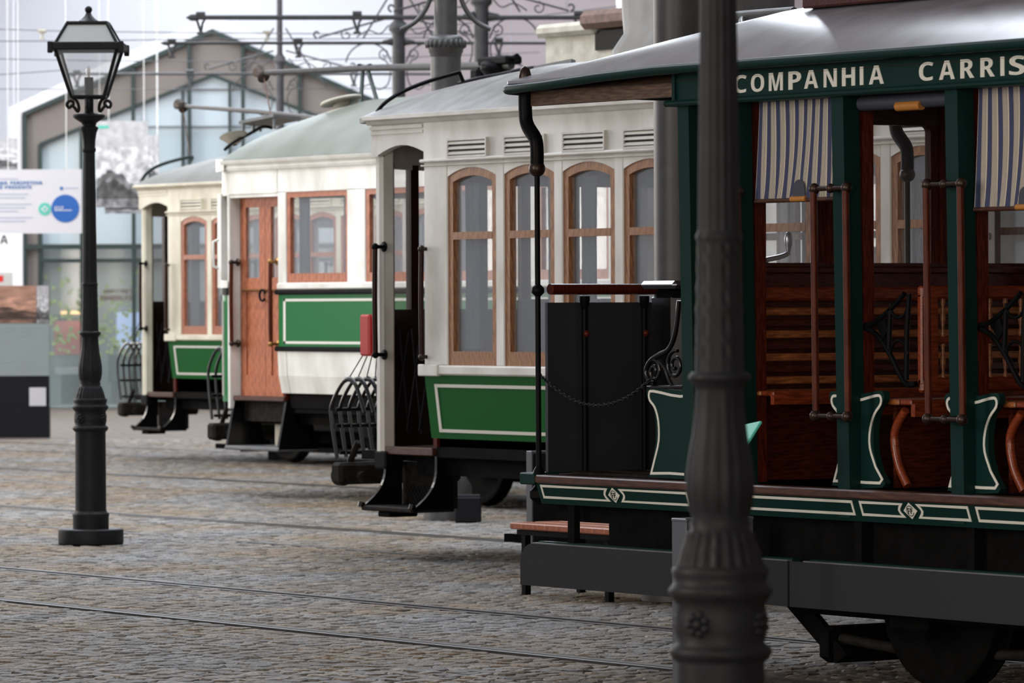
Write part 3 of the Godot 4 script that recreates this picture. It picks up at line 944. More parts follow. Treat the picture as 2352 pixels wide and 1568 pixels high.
		fender(t, xo - 0.36 if e == 0 else xo + 0.9, 0.93, 0.1, 0.6, 1.09 + lift, 0.36, 13)
	zbox("saloon_floor", 0.66, L - 0.66, 0.7, 0.76 + lift, -1.03, 1.03, M.under_black, t)
	for i in 6: seat_pair(t, 1.2 + i * 0.85, 0.74 + lift, M.dark_wood)
	var lat := B.new()      # folded lattice gate standing in the doorway
	for k in 4:
		var xa := -0.04 + k * 0.035
		lat.tube([Vector3(xa, 1.42, 0.86 - k * 0.07), Vector3(xa, 0.76, 0.79 - k * 0.07)], 0.008, 6)
		lat.tube([Vector3(xa, 0.78, 0.9 - k * 0.07), Vector3(xa, 1.4, 0.79 - k * 0.07)], 0.008, 6)
	put(lat, "lattice_gate", M.iron, t)
	# roof
	var rf := B.new()
	rf.slab(vault(0.0, L, 0.5, 1.13, 2.735 + lift, 0.33 + lift * 0.3, 0.9), Vector3.UP, 0.03)
	put(rf, "roof", M.roof_canvas if main else M.roof_dull, t)
	zbox("ceiling_lining", 0.1, L - 0.1, 2.66 + lift, 2.68 + lift, -1.04, 1.04, M.weathered, t)
	# running gear
	for x in [2.4, 4.2]: wheelset(t, x, 0.38)
	for s in [1.0, -1.0]:
		zbox("truck_frame", 1.6, 5.0, 0.34, 0.46, s * 0.84, s * 0.9, M.under_black, t, 0.01)
		for x in [2.4, 4.2]:
			zbox("axle_box", x - 0.12, x + 0.12, 0.27, 0.5, s * 0.86, s * 0.98, M.under_black, t, 0.03)
			zbox("leaf_spring", x - 0.35, x + 0.35, 0.5, 0.56, s * 0.86, s * 0.94, M.under_black, t, 0.01)
		zbox("wheel_guard", 0.95, 5.6, 0.12, 0.17, s * 0.7, s * 0.74, M.under_black, t)
	zbox("resistor_case", 1.3, 5.3, 0.2, 0.62, -0.62, 0.62, M.under_black, t, 0.02)
	zbox("underframe", 0.3, L - 0.3, 0.52, 0.64, -0.95, 0.95, M.under_black, t)
	for e in 2:
		var sx := 1.0 if e == 0 else -1.0
		var x := 1.55 if e == 0 else L - 1.55
		zbox("guard_post", x - 0.03, x + 0.03, 0.16, 0.55, 0.68, 0.74, M.under_black, t)
		zbox("guard_post", x - 0.03, x + 0.03, 0.16, 0.55, -0.74, -0.68, M.under_black, t)
		zbox("guard_board", x - 0.02, x + 0.02, 0.1, 0.24, -0.8, 0.8, M.under_black, t, 0.008)
	# roof cable, bow over the hood
	var o := at
	if main:
		rod("roof_cable", smooth_path([pz(856, 272, 16.02) - o, pz(880, 240, 16.1) - o, pz(920, 213, 16.25) - o, pz(980, 188, 16.45) - o, pz(1055, 166, 16.7) - o], 4), 0.013, M.black, t)
		rod("roof_cable", [pz(1055, 166, 16.7) - o, pz(1064, 188, 16.72) - o], 0.013, M.black, t)
		var gb := rod("trolley_rope_bar", smooth_path([pz(1054, 193, 16.75) - o, pz(1095, 182, 16.8) - o, pz(1150, 172, 16.9) - o, pz(1195, 161, 16.95) - o, pz(1230, 156, 17.0) - o], 3), 0.016, M.iron, t)
		for q in [[1088, 187], [1110, 181], [1170, 168]]:
			rod("foot", [pz(q[0], q[1] - 3, 16.85) - o, pz(q[0], q[1] + 8, 16.87) - o], 0.012, M.iron, gb)
		var pl := B.new()
		pl.hexa([pz(1226, 163, 16.9) - o, pz(1312, 148, 16.9) - o, pz(1322, 152, 17.3) - o, pz(1240, 165, 17.3) - o, pz(1226, 152, 16.9) - o, pz(1312, 135, 16.9) - o, pz(1322, 138, 17.3) - o, pz(1240, 152, 17.3) - o])
		put(pl, "roof_hatch", M.zinc, t)
		# tall grey ventilator housing with flared foot
		var x0 := -23.7 + 25.22
		var x1 := -22.62 + 25.22
		var rows := []
		for q in [[2.98, 0.2, 0.42], [3.1, 0.12, 0.37], [3.2, 0.07, 0.34], [3.3, 0.04, 0.33], [3.4, 0.03, 0.33], [3.46, 0.06, 0.31], [3.49, 0.14, 0.26], [3.5, 0.3, 0.14]]:
			var row := []
			for i in 25:
				var a := TAU * i / 24.0
				var hx: float = (x1 - x0) * 0.5 - q[1] + 0.14 * (1.0 if q[1] > 0.1 and q[0] < 3.2 else 0.0)
				row.append(Vector3((x0 + x1) * 0.5 + signf(cos(a)) * pow(absf(cos(a)), 0.25) * hx, q[0], signf(sin(a)) * pow(absf(sin(a)), 0.25) * q[2]))
			rows.append(row)
		var gv := B.new()
		var nn := []
		for i in rows.size():
			var r2 := []
			for p in rows[i]: r2.append(Vector3(p.x - (x0 + x1) * 0.5, 0.05 if i < 5 else 0.4, p.z * 1.6).normalized())
			nn.append(r2)
		gv.skin(rows, nn, false)
		for i in 24: gv.flat(rows[-1][i], rows[-1][i + 1], Vector3((x0 + x1) * 0.5, 3.5, 0), Vector3((x0 + x1) * 0.5, 3.0, 0))
		put(gv, "roof_housing", M.zinc, t)
		rod("roof_hook", smooth_path([pz(1525, 84, 16.69) - o, pz(1526, 52, 16.69) - o, pz(1520, 36, 16.69) - o, pz(1529, 30, 16.69) - o], 4), 0.012, M.black, t)
		zbox("tail_lamp_box", -0.16, -0.05, 1.25, 1.51, 0.99, 1.08, M.red, t, 0.012)
	else:
		rod("roof_cable", smooth_path([pz(318, 432, 24.6) - o, pz(335, 400, 24.7) - o, pz(370, 378, 24.9) - o, pz(437, 360, 25.2) - o, pz(438, 368, 25.2) - o], 4), 0.018, M.frame_green, t)
		rod("trolley_pole", [pz(415, 243, 25.6) - o, pz(590, 256, 25.6) - o, pz(760, 276, 25.6) - o], 0.02, M.iron_grey, t, 8, 0.03)
		var wb := B.new()
		wb.lathe([Vector2(0.01, 0.06), Vector2(0.06, 0.06), Vector2(0.04, 0.0), Vector2(0.06, -0.06), Vector2(0.01, -0.06)], 14, pz(415, 243, 25.6) - o, Basis(Vector3(0, 0, 1), 1.2))
		put(wb, "trolley_wheel", M.rust_dark, t)
		rod("trolley_rope", [pz(420, 250, 25.6) - o, pz(437, 362, 25.4) - o], 0.006, M.rust_lid, t)

func tram_square() -> void:
	var at := Vector3(-34.09, 0, -21.3)
	var o := at
	var t := thing("tram", "white tram with square windows, mid-green waist panel and closed wooden folding doors", "tram", at)
	var W: Material = M.bright_white
	var L := 8.6
	var wins := []
	for i in 5: wins.append([0.9 + i * 1.2 + 0.0, 0.93])
	for s in [1.0, -1.0]:
		# waist panels between black mouldings, white rocker panel below that tucks under
		zbox("waist_panel", 0.78, L - 0.78, 1.23, 1.66, s * 1.06, s * 1.1, M.green_light, t)
		var ln := B.new()
		ln.span(Vector3(0.86, 1.605, s * 1.1), Vector3(L - 0.86, 1.625, s * 1.103)); ln.span(Vector3(0.86, 1.262, s * 1.1), Vector3(L - 0.86, 1.282, s * 1.103))
		for x in [0.875, L - 0.875]: ln.span(Vector3(x - 0.016, 1.262, s * 1.1), Vector3(x + 0.016, 1.625, s * 1.103))
		put(ln, "painted_lining", M.stripe, t)
		for y in [1.2, 1.66]:
			zbox("black_moulding", 0.74, L - 0.74, y, y + 0.04, s * 1.07, s * 1.125, M.black, t, 0.012)
		var rp := B.new()
		extr(rp, [Vector2(s * 1.1, 1.2), Vector2(s * 1.09, 1.0), Vector2(s * 1.06, 0.86), Vector2(s * 1.03, 0.86), Vector2(s * 1.06, 1.0), Vector2(s * 1.07, 1.2)], 0.9, L - 0.9)
		put(rp, "rocker_panel", W, t)
		for x in [0.77, L - 0.9]:
			var cp := B.new()
			extr(cp, [Vector2(s * 1.105, 1.2), Vector2(s * 1.095, 1.0), Vector2(s * 1.065, 0.86), Vector2(s * 1.03, 0.86), Vector2(s * 1.07, 1.2)], x, x + 0.13)
			put(cp, "rocker_corner", W, t)
		zbox("sill", 0.77, L - 0.77, 1.7, 1.755, s * 1.05, s * 1.115, W, t, 0.01)
		var edges := [0.77]
		for w in wins: edges.append_array([w[0], w[0] + w[1]])
		edges.append(L - 0.77)
		for i in range(0, edges.size(), 2):
			zbox("window_post", edges[i], edges[i + 1], 1.75, 2.5, s * 1.04, s * 1.1, W, t, 0.006)
		for w in wins:
			var f := B.new()
			var x0: float = w[0]; var x1: float = w[0] + w[1]
			f.span(Vector3(x0 + 0.05, 1.755, s * 1.05), Vector3(x1 - 0.035, 1.83, s * 1.09)); f.span(Vector3(x0 + 0.05, 2.445, s * 1.05), Vector3(x1 - 0.035, 2.49, s * 1.09))
			f.span(Vector3(x0, 1.755, s * 1.05), Vector3(x0 + 0.05, 2.49, s * 1.09)); f.span(Vector3(x1 - 0.035, 1.755, s * 1.05), Vector3(x1, 2.49, s * 1.09))
			var fr := put(f, "window_sash", M.oak_red, t)
			zbox("pane", x0 + 0.04, x1 - 0.03, 1.82, 2.45, s * 1.06, s * 1.066, M.pane, fr)
			curtain(t, x0 + 0.05, x0 + 0.2, 1.8, 2.46, s * 1.0, M.curtain)
			curtain(t, x1 - 0.2, x1 - 0.04, 1.8, 2.46, s * 1.0, M.curtain)
		zbox("letter_board", 0.0, L, 2.49, 2.7, s * 1.05, s * 1.1, W, t)
		zbox("letter_board_seam", 0.765, 0.772, 2.49, 2.7, s * 1.1, s * 1.102, M.weathered, t)
		var cn := B.new()
		extr(cn, [Vector2(s * 1.08, 2.68), Vector2(s * 1.12, 2.68), Vector2(s * 1.13, 2.705), Vector2(s * 1.12, 2.72), Vector2(s * 1.15, 2.74), Vector2(s * 1.16, 2.765), Vector2(s * 1.08, 2.785)], -0.05, L + 0.05)
		put(cn, "cornice", W, t)
		zbox("sole_beam", 0.8, L - 0.8, 0.7, 0.86, s * 0.95, s * 1.0, M.under_black, t)
		for e in 2:
			var sx := 1.0 if e == 0 else -1.0
			var xo := 0.0 if e == 0 else L
			zbox("corner_post", xo - sx * 0.035, xo, 0.72, 2.5, s * 0.985, s * 1.1, W, t, 0.008)
			zbox("door_header", xo, xo + sx * 0.78, 2.46, 2.52, s * 0.97, s * 1.09, W, t)
			# a pair of folding door leaves set back in the doorway
			for k in 2:
				var x0 := xo + sx * (0.01 + k * 0.4) if e == 0 else xo - 0.01 - (k + 1) * 0.4
				var f := B.new()
				var za: float = s * 0.965
				var zb: float = s * 1.0
				f.span(Vector3(x0 + 0.09, 0.82, za), Vector3(x0 + 0.305, 1.0, zb)); f.span(Vector3(x0 + 0.09, 1.7, za), Vector3(x0 + 0.305, 1.8, zb)); f.span(Vector3(x0 + 0.09, 2.38, za), Vector3(x0 + 0.305, 2.46, zb))
				f.span(Vector3(x0, 0.82, za), Vector3(x0 + 0.09, 2.46, zb)); f.span(Vector3(x0 + 0.305, 0.82, za), Vector3(x0 + 0.395, 2.46, zb))
				var lf := put(f, "door_leaf", M.oak_red, t)
				zbox("door_pane", x0 + 0.08, x0 + 0.315, 1.79, 2.39, s * 0.98, s * 0.986, M.pane, lf)
				zbox("door_panel", x0 + 0.08, x0 + 0.315, 0.99, 1.71, s * 0.972, s * 0.988, M.oak_red, lf)
			var hb := rod("door_bar", [Vector3(xo + sx * 0.05, 1.7, s * 1.012), Vector3(xo + sx * 0.75, 1.7, s * 1.012)], 0.008, M.brass, t)
			rod("door_handle", to3(arc(Vector2(xo + sx * 0.41, 1.655), 0.045, 0.4, 5.6, 12), Transform3D(Basis(), Vector3(0, 0, s * 1.03))), 0.01, M.black, t)
			handrail(t, xo - sx * 0.0 + sx * 0.03, s * 1.1, 1.26, 1.93, M.handle_wood, M.bronze)
			handrail(t, xo + sx * 0.72, s * 1.14, 1.26, 1.93, M.handle_wood, M.brass)
			zbox("threshold", xo, xo + sx * 0.8, 0.79, 0.83, s * 0.93, s * 1.07, M.sill_wood, t, 0.006)
			if s > 0:
				var xa := xo - 0.03 if e == 0 else xo - 0.85
				for x in [xa, xa + 0.82]:
					var b := B.new()
					extr(b, [Vector2(0.85, 0.8), Vector2(1.05, 0.8), Vector2(1.13, 0.4), Vector2(0.75, 0.4)], x, x + 0.03)
					put(b, "step_cheek", M.gloss_black, t)
				zbox("step_riser", xa, xa + 0.85, 0.62, 0.8, 0.93, 0.96, M.dirty_black, t)
				zbox("step_back", xa + 0.3, xa + 0.85, 0.42, 0.62, 0.8, 0.83, M.weathered, t)
				zbox("step_tread", xa, xa + 0.85, 0.385, 0.42, 0.75, 1.14, M.zinc, t, 0.01)
	# squared front with rounded corners: green dash below, white above
	for e in 2:
		var sx := 1.0 if e == 0 else -1.0
		var xo := -0.035 if e == 0 else L + 0.035
		var plan := []
		for i in 7:
			var a := PI / 2 * i / 6.0
			plan.append(Vector3(xo - sx * 0.31 * sin(a), 0, 0.785 + 0.31 * cos(a)))
		for i in 7:
			var a := PI / 2 * (6 - i) / 6.0
			plan.append(Vector3(xo - sx * 0.31 * sin(a), 0, -0.785 - 0.31 * cos(a)))
		for q in [["dash", 0.78, 1.66, M.green_light, 0.0], ["dash_moulding", 1.66, 1.72, M.black, 0.012], ["front_sill", 1.72, 1.78, W, 0.02], ["front_header", 2.48, 2.7, W, 0.0], ["front_cornice", 2.68, 2.78, W, 0.05]]:
			var rows := []
			for y in [q[1], q[2]]:
				var row := []
				for i in plan.size():
					var p: Vector3 = plan[i]
					var nr := Vector3(p.x - xo, 0, p.z - clampf(p.z, -0.785, 0.785)).normalized() if i in range(0, 14) else Vector3.ZERO
					row.append(p + nr * q[4] + Vector3(0, y, 0))
				rows.append(row)
			var b := B.new()
			b.slab(rows, Vector3(-sx, 0, 0.0), 0.03)
			put(b, q[0], q[3], t)
		for i in [2, 5, 8, 11]:
			var p: Vector3 = plan[i]
			zbox("front_post", p.x - 0.03, p.x + 0.03, 1.72, 2.5, p.z - 0.03, p.z + 0.03, W, t)
		zbox("windscreen", xo - sx * 0.29, xo - sx * 0.284, 1.76, 2.5, -0.78, 0.78, M.pane, t)
		var fs := B.new()
		for i in [1, 2]:
			var p: Vector3 = plan[1]
			fs.box(Vector3(p.x - sx * 0.005 * i, 1.22, p.z + 0.004), Vector3(0.012, 0.78, 0.012))
		put(fs, "painted_lining", M.stripe, t)
		rod("grab_loop", [Vector3(xo - sx * 0.1, 2.12, 1.12), Vector3(xo - sx * 0.12, 2.1, 1.16), Vector3(xo - sx * 0.12, 1.9, 1.16), Vector3(xo - sx * 0.1, 1.88, 1.12)], 0.012, W, t)
		fender(t, xo - 0.34 if e == 0 else xo + 0.8, 0.9, 0.1, 0.62, 1.2, 0.3, 12)
		zbox("platform_floor", xo - sx * 0.28, xo + sx * 0.8, 0.72, 0.79, -0.92, 0.92, M.under_black, t)
		zbox("bulkhead", xo + sx * 0.82 - 0.02, xo + sx * 0.82 + 0.02, 0.79, 1.7, -1.05, 1.05, M.mahogany, t)
	zbox("saloon_floor", 0.8, L - 0.8, 0.74, 0.86, -1.02, 1.02, M.under_black, t)
	for i in 6: seat_pair(t, 1.4 + i * 1.1, 0.84, M.dark_wood)
	var rf := B.new()
	rf.slab(vault(-0.02, L + 0.02, 0.36, 1.15, 2.775, 0.5, 0.9), Vector3.UP, 0.03)
	put(rf, "roof", M.roof_green_grey, t)
	for x in [3.2, 5.2]: wheelset(t, x, 0.38)
	for s in [1.0, -1.0]:
		zbox("truck_frame", 2.3, 6.2, 0.34, 0.46, s * 0.82, s * 0.88, M.under_black, t, 0.01)
		for x in [3.2, 5.2]: zbox("axle_box", x - 0.12, x + 0.12, 0.27, 0.5, s * 0.84, s * 0.96, M.under_black, t, 0.03)
	zbox("resistor_case", 1.6, 6.6, 0.2, 0.7, -0.6, 0.6, M.under_black, t, 0.02)
	zbox("underframe", -0.2, L + 0.2, 0.6, 0.72, -0.9, 0.9, M.under_black, t)
	# trolley plank on stilts, torpedo ventilator, bell, cables, trolley pole with its stand
	var pk := B.new()
	pk.hexa([pz(548, 285, 20.9) - o, pz(628, 268, 20.9) - o, pz(692, 276, 21.6) - o, pz(612, 293, 21.6) - o, pz(548, 278, 20.9) - o, pz(628, 261, 20.9) - o, pz(692, 268, 21.6) - o, pz(612, 285, 21.6) - o])
	put(pk, "trolley_plank", M.zinc, t)
	for q in [[558, 284, 316, 20.9], [630, 268, 296, 20.95], [582, 288, 306, 21.2], [598, 290, 302, 21.3]]:
		rod("plank_stilt", [pz(q[0], q[1], q[3]) - o, pz(q[0], q[2], q[3]) - o], 0.014, M.zinc, t)
	var vn := Node3D.new()
	vn.name = "roof_ventilator"
	t.add_child(vn)
	vn.position = pz(790, 262, 20.9) - o
	vn.rotation.x = 0.12
	vn.rotation.z = 0.22
	for q in [["base_plate", 0.0, 0.03, 0.17, 0.13], ["neck", 0.03, 0.11, 0.07, 0.07], ["cap", 0.1, 0.125, 0.17, 0.13]]:
		var b := B.new()
		b.lathe([Vector2(0.001, q[1]), Vector2(q[3], q[1]), Vector2(q[3] + 0.005, (q[1] + q[2]) * 0.5), Vector2(q[3], q[2]), Vector2(0.001, q[2] + 0.01)], 20)
		put(b, q[0], M.weathered, vn)
	var bell := B.new()
	var bp := pz(540, 333, 20.6) - o
	bell.lathe([Vector2(0.02, 0.0), Vector2(0.05, 0.02), Vector2(0.11, 0.08), Vector2(0.12, 0.085), Vector2(0.001, 0.07)], 18, bp, Basis(Vector3(0, 0, 1), 0.35))
	put(bell, "roof_bell", M.weathered, t)
	rod("roof_cable", smooth_path([pz(516, 344, 20.4) - o, pz(535, 328, 20.5) - o, pz(575, 306, 20.8) - o, pz(605, 291, 21.1) - o, pz(625, 294, 21.2) - o], 4), 0.014, M.black, t)
	var tp := rod("trolley_pole", [pz(600, 168, 21.3) - o, pz(845, 156, 21.3) - o, pz(1175, 150, 21.3) - o], 0.022, M.iron_grey, t, 8, 0.034)
	var wl := B.new()
	wl.lathe([Vector2(0.01, 0.05), Vector2(0.06, 0.05), Vector2(0.04, 0.0), Vector2(0.06, -0.05), Vector2(0.01, -0.05)], 14, pz(600, 170, 21.3) - o, Basis(Vector3(0, 0, 1), 1.0))
	put(wl, "trolley_wheel", M.rust_dark, tp)
	rod("trolley_rope", [pz(606, 176, 21.3) - o, pz(622, 265, 21.2) - o], 0.006, M.rust_lid, t)
	for q in [[834, 828], [842, 870]]:
		rod("trolley_stand", smooth_path([pz(q[0], 152, 21.3) - o, pz(lerpf(q[0], q[1], 0.15), 165, 21.3) - o, pz(q[1], 245, 21.2) - o], 3), 0.018, M.frame_green, t)
	for q in [824, 852]:
		rod("stand_hook", smooth_path([pz(q + (8 if q < 840 else -8), 152, 21.3) - o, pz(q, 150, 21.3) - o, pz(q - (2 if q < 840 else -3), 160, 21.3) - o], 3), 0.015, M.black, t)
	var tb := B.new()
	var tbp := pz(1140, 175, 21.3) - o
	tb.lathe([Vector2(0.1, -0.12), Vector2(0.09, 0.0), Vector2(0.13, 0.05), Vector2(0.13, 0.1), Vector2(0.06, 0.14), Vector2(0.001, 0.14)], 16, tbp)
	tb.box(tbp + Vector3(0.05, 0.12, 0), Vector3(0.42, 0.07, 0.16), 0.015)
	tb.tube([tbp + Vector3(-0.28, 0.02, 0), tbp + Vector3(0.3, 0.14, 0)], 0.03, 8)
	tb.box(tbp + Vector3(-0.2, 0.0, 0.02), Vector3(0.14, 0.16, 0.14), 0.03)
	put(tb, "trolley_base", M.black, t)
	# weathered box with a rust-brown lid further along the roof
	var bx := Node3D.new()
	bx.name = "resistor_box"
	t.add_child(bx)
	bx.position = Vector3(-30.56 + 34.09, 3.2, 0)
	zbox("box_body", 0.0, 1.7, -0.1, 0.45, -0.35, 0.35, M.weathered, bx, 0.01)
	zbox("box_top", -0.05, 0.75, 0.43, 0.53, -0.42, 0.42, M.weathered, bx, 0.03)
	zbox("box_lid", 0.62, 1.8, 0.46, 0.6, -0.48, 0.48, M.rust_lid, bx, 0.04)
	zbox("box_grille", 0.7, 1.6, 0.3, 0.45, 0.33, 0.37, M.black, bx)

# ---------------------------------------------------------------- the dark-green open tram
func ribbon(b: B, pts: Array, w: float, zf: Callable, thick := 0.003) -> void:   # a painted line on a tilted panel; pts are (x, y), mitred at the corners
	var shut: bool = pts[0].distance_to(pts[-1]) < 1e-5
	var n := pts.size() - 1 if shut else pts.size()
	var lo := []
	var ro := []
	for i in n:
		var p: Vector2 = pts[i]
		var pa: Vector2 = pts[(i - 1 + n) % n] if shut or i > 0 else p
		var pb: Vector2 = pts[(i + 1) % n] if shut or i < n - 1 else p
		var d0 := (p - pa).normalized() if p != pa else (pb - p).normalized()
		var d1 := (pb - p).normalized() if p != pb else d0
		var m := (Vector2(-d0.y, d0.x) + Vector2(-d1.y, d1.x)).normalized()
		var k := w * 0.5 / maxf(0.45, m.dot(Vector2(-d0.y, d0.x)))
		lo.append(p + m * k)
		ro.append(p - m * k)
	for i in (n if shut else n - 1):
		var j := (i + 1) % n
		var q := []
		for e in [lo[i], lo[j], ro[j], ro[i]]: q.append(Vector3(e.x, e.y, zf.call(e.y) + thick))
		var back := Vector3(0, 0, -1)
		var dn := Vector3(0, 0, -thick)
		b.quad(q[0], q[1], q[2], q[3], q[0] + back)
		b.quad(q[0], q[1], q[1] + dn, q[0] + dn, (q[2] + q[3]) * 0.5)
		b.quad(q[2], q[3], q[3] + dn, q[2] + dn, (q[0] + q[1]) * 0.5)
func letter(called: String, txt: String, x0: float, x1: float, y0: float, y1: float, z: float, m: Material, parent: Node, bold := 700) -> void:
	var f := SystemFont.new()
	f.font_names = PackedStringArray(["Droid Sans"])
	f.font_weight = bold
	var tm := TextMesh.new()
	tm.text = txt
	tm.font = f
	tm.font_size = 64
	tm.pixel_size = 0.01
	tm.depth = 0.02
	var bb := tm.get_aabb()
	var o := MeshInstance3D.new()
	o.mesh = tm
	o.material_override = m
	o.name = called
	var sx := (x1 - x0) / bb.size.x
	var sy := (y1 - y0) / bb.size.y
	o.scale = Vector3(sx, sy, 0.2)
	o.position = Vector3(x0 - bb.position.x * sx, y0 - bb.position.y * sy, z)
	parent.add_child(o, true)

func tram_open() -> void:
	var at := Vector3(-17.3, 0, -12.79)
	var o := at
	var t := thing("tram", "dark-green open-sided tram with striped blinds, slatted benches and company lettering", "tram", at)
	var G: Material = M.bottle_green
	var L := 6.7
	var zf := func(y: float) -> float: return 1.0525 - (0.79 - y) / 0.09 * 0.03
	for s in [1.0, -1.0]:
		zbox("floor_edge", 0.09, L - 0.09, 0.788, 0.824, s * 0.96, s * 1.062, M.sill_wood, t, 0.006)
		var b := B.new()
		extr(b, [Vector2(s * 1.05, 0.79), Vector2(s * 1.02, 0.698), Vector2(s * 0.98, 0.698), Vector2(s * 1.0, 0.79)], 0.09, L - 0.09)
		put(b, "side_sill", G, t)
		# fascia, ledge, eave bead
		zbox("fascia", 1.13, L - 1.13, 2.4, 2.535, s * 1.02, s * 1.055, G, t)
		zbox("ledge", 1.11, L - 1.11, 2.384, 2.409, s * 1.0, s * 1.1, G, t, 0.008)
		for x in [1.13, L - 1.15]:
			zbox("fascia_end", x, x + 0.02, 2.405, 2.535, s * 1.0, s * 1.066, G, t)
		var pl := []
		for i in 10:
			var a := PI / 2 * (i / 9.0)
			pl.append(Vector3(0.02 - 0.22 * cos(a), 2.5, s * 1.135 * sin(a)))
		for x in [0.3, 0.7, 1.1]: pl.append(Vector3(x, 2.5 + 0.035 * smoothstep(0, 1.1, x), s * 1.135))
		for x in [L - 1.1, L - 0.7, L - 0.3]: pl.append(Vector3(x, 2.5 + 0.035 * smoothstep(0, 1.1, L - x), s * 1.135))
		for i in 10:
			var a := PI / 2 * (1.0 - i / 9.0)
			pl.append(Vector3(L - 0.02 + 0.22 * cos(a), 2.5, s * 1.135 * sin(a)))
		rod("eave_bead", pl, 0.021, G, t, 10)
		# end posts: a swan-necked iron head, a ball and a thin rod
		for e in 2:
			var sx := 1.0 if e == 0 else -1.0
			var xo := 0.0 if e == 0 else L
			var z: float = s * 1.03
			var pb := B.new()
			pb.tube(smooth_path([Vector3(xo - sx * 0.01, 2.52, z), Vector3(xo - sx * 0.008, 2.4, z), Vector3(xo + sx * 0.008, 2.345, z), Vector3(xo + sx * 0.068, 2.285, z), Vector3(xo + sx * 0.08, 2.24, z), Vector3(xo + sx * 0.08, 2.175, z)], 5), 0.031, 10)
			var po := put(pb, "end_post", M.black, t)
			var kb := B.new()
			kb.ball(Vector3(xo + sx * 0.08, 2.155, z), 0.037, 14)
			put(kb, "ball", M.bronze, po)
			var fb := B.new()
			fb.lathe([Vector2(0.028, 2.5), Vector2(0.03, 2.56), Vector2(0.025, 2.575), Vector2(0.02, 2.595), Vector2(0.001, 2.605)], 12, Vector3(xo - sx * 0.01, 0, z))
			put(fb, "finial", M.bronze, po)
			rod("end_rod", [Vector3(xo + sx * 0.08, 2.15, z), Vector3(xo + sx * 0.085, 0.83, z)], 0.0125, M.black, po, 10)
			var cb := B.new()
			cb.lathe([Vector2(0.03, 0.825), Vector2(0.022, 0.845), Vector2(0.013, 0.86)], 12, Vector3(xo + sx * 0.085, 0, z))
			put(cb, "collar", M.black, po)
			cb = B.new()
			cb.lathe([Vector2(0.013, 1.6), Vector2(0.028, 1.615), Vector2(0.028, 1.635), Vector2(0.013, 1.65)], 12, Vector3(xo + sx * 0.083, 0, z))
			put(cb, "collar", M.black, po)
			zbox("nose_block", xo - sx * 0.01, xo + sx * 0.1, 0.78, 0.832, s * 0.93, s * 1.07, G, t, 0.006)
			zbox("nose_bracket", xo - sx * 0.03, xo + sx * 0.04, 0.69, 0.78, s * 0.85, s * 1.02, M.black, t, 0.03)
	# painted lining on the near sill with two lozenge badges
	var ln := B.new()
	var segs := [[0.13, 1.2, 0.67], [1.26, 2.31, -1.0], [2.365, 3.03, 2.675], [3.085, 3.75, -1.0], [3.8, 5.4, -1.0]]
	for g in segs:
		if g[2] < 0.0:
			ribbon(ln, [Vector2(g[0], 0.776), Vector2(g[1], 0.776), Vector2(g[1], 0.727), Vector2(g[0], 0.727), Vector2(g[0], 0.776)], 0.011, zf)
		else:
			for q in [-1.0, 1.0]:
				var xe: float = g[0] if q < 0 else g[1]
				ribbon(ln, [Vector2(g[2] + q * 0.05, 0.776), Vector2(xe, 0.776), Vector2(xe, 0.727), Vector2(g[2] + q * 0.05, 0.727), Vector2(g[2] + q * 0.066, 0.74), Vector2(g[2] + q * 0.072, 0.7515), Vector2(g[2] + q * 0.066, 0.763), Vector2(g[2] + q * 0.05, 0.776)], 0.011, zf)
	put(ln, "painted_lining", M.stripe, t)
	for x in [0.67, 2.675]:
		var bd := Node3D.new()
		bd.name = "company_badge"
		t.add_child(bd, true)
		bd.position = Vector3(x, 0.7515, zf.call(0.7515) + 0.003)
		bd.rotation.x = 0.32
		var lz := B.new()
		lz.prism([Vector2(-0.042, 0), Vector2(0, -0.034), Vector2(0.042, 0), Vector2(0, 0.034)], 0.003)
		put(lz, "lozenge", M.stripe, bd)
		var rg := B.new()
		rg.tube(to3(arc(Vector2.ZERO, 0.021, 0.5, TAU - 0.3, 20), Transform3D(Basis(), Vector3(0, 0, 0.001))), 0.0022, 5)
		put(rg, "ring", M.ink_black, bd)
		letter("monogram", "FP", -0.014, 0.014, -0.012, 0.012, 0.001, M.ink_black, bd)
	# company name along the near fascia
	var xs := [["C", 1687, 1716], ["O", 1726, 1756], ["M", 1767, 1799], ["P", 1812, 1841], ["A", 1848, 1880], ["N", 1893, 1923], ["H", 1935, 1965], ["I", 1976, 1984], ["A", 1997, 2031], ["C", 2112, 2145], ["A", 2158, 2194], ["R", 2207, 2239], ["R", 2253, 2286], ["I", 2299, 2308], ["S", 2319, 2356]]
	for q in xs:
		if q[0] == "I":
			zbox("letter", pz(q[1], 195, 11.735).x + 17.3, pz(q[2], 195, 11.735).x + 17.3, 2.424, 2.497, 1.054, 1.058, M.stripe, t)
			continue
		letter("letter", q[0], pz(q[1], 195, 11.735).x + 17.3, pz(q[2], 195, 11.735).x + 17.3, 2.424, 2.497, 1.056, M.stripe, t)
	# roof with brown boarded ceiling and a clerestory
	var rf := B.new()
	rf.slab(vault(0.02, L - 0.02, 0.23, 1.14, 2.535, 0.31, 1.1, 2.2, 0.48), Vector3.UP, 0.012)
	put(rf, "roof", M.roof_grey, t)
	var cl := B.new()
	cl.sheet(vault(0.08, L - 0.08, 0.2, 1.06, 2.49, 0.25, 1.1, 2.2, 0.48), Vector3.DOWN)
	put(cl, "ceiling_boards", M.ceiling_wood, t)
	for s in [1.0, -1.0]:
		zbox("ceiling_beam", 0.0, L, 2.43, 2.5, s * 0.98, s * 1.02, M.ceiling_wood, t)
	zbox("clerestory", 1.34, L - 1.34, 2.8, 3.12, -0.5, 0.5, M.mahogany_across, t)
	zbox("clerestory_base", 1.32, L - 1.32, 2.8, 2.86, -0.53, 0.53, M.mahogany_across, t, 0.008)
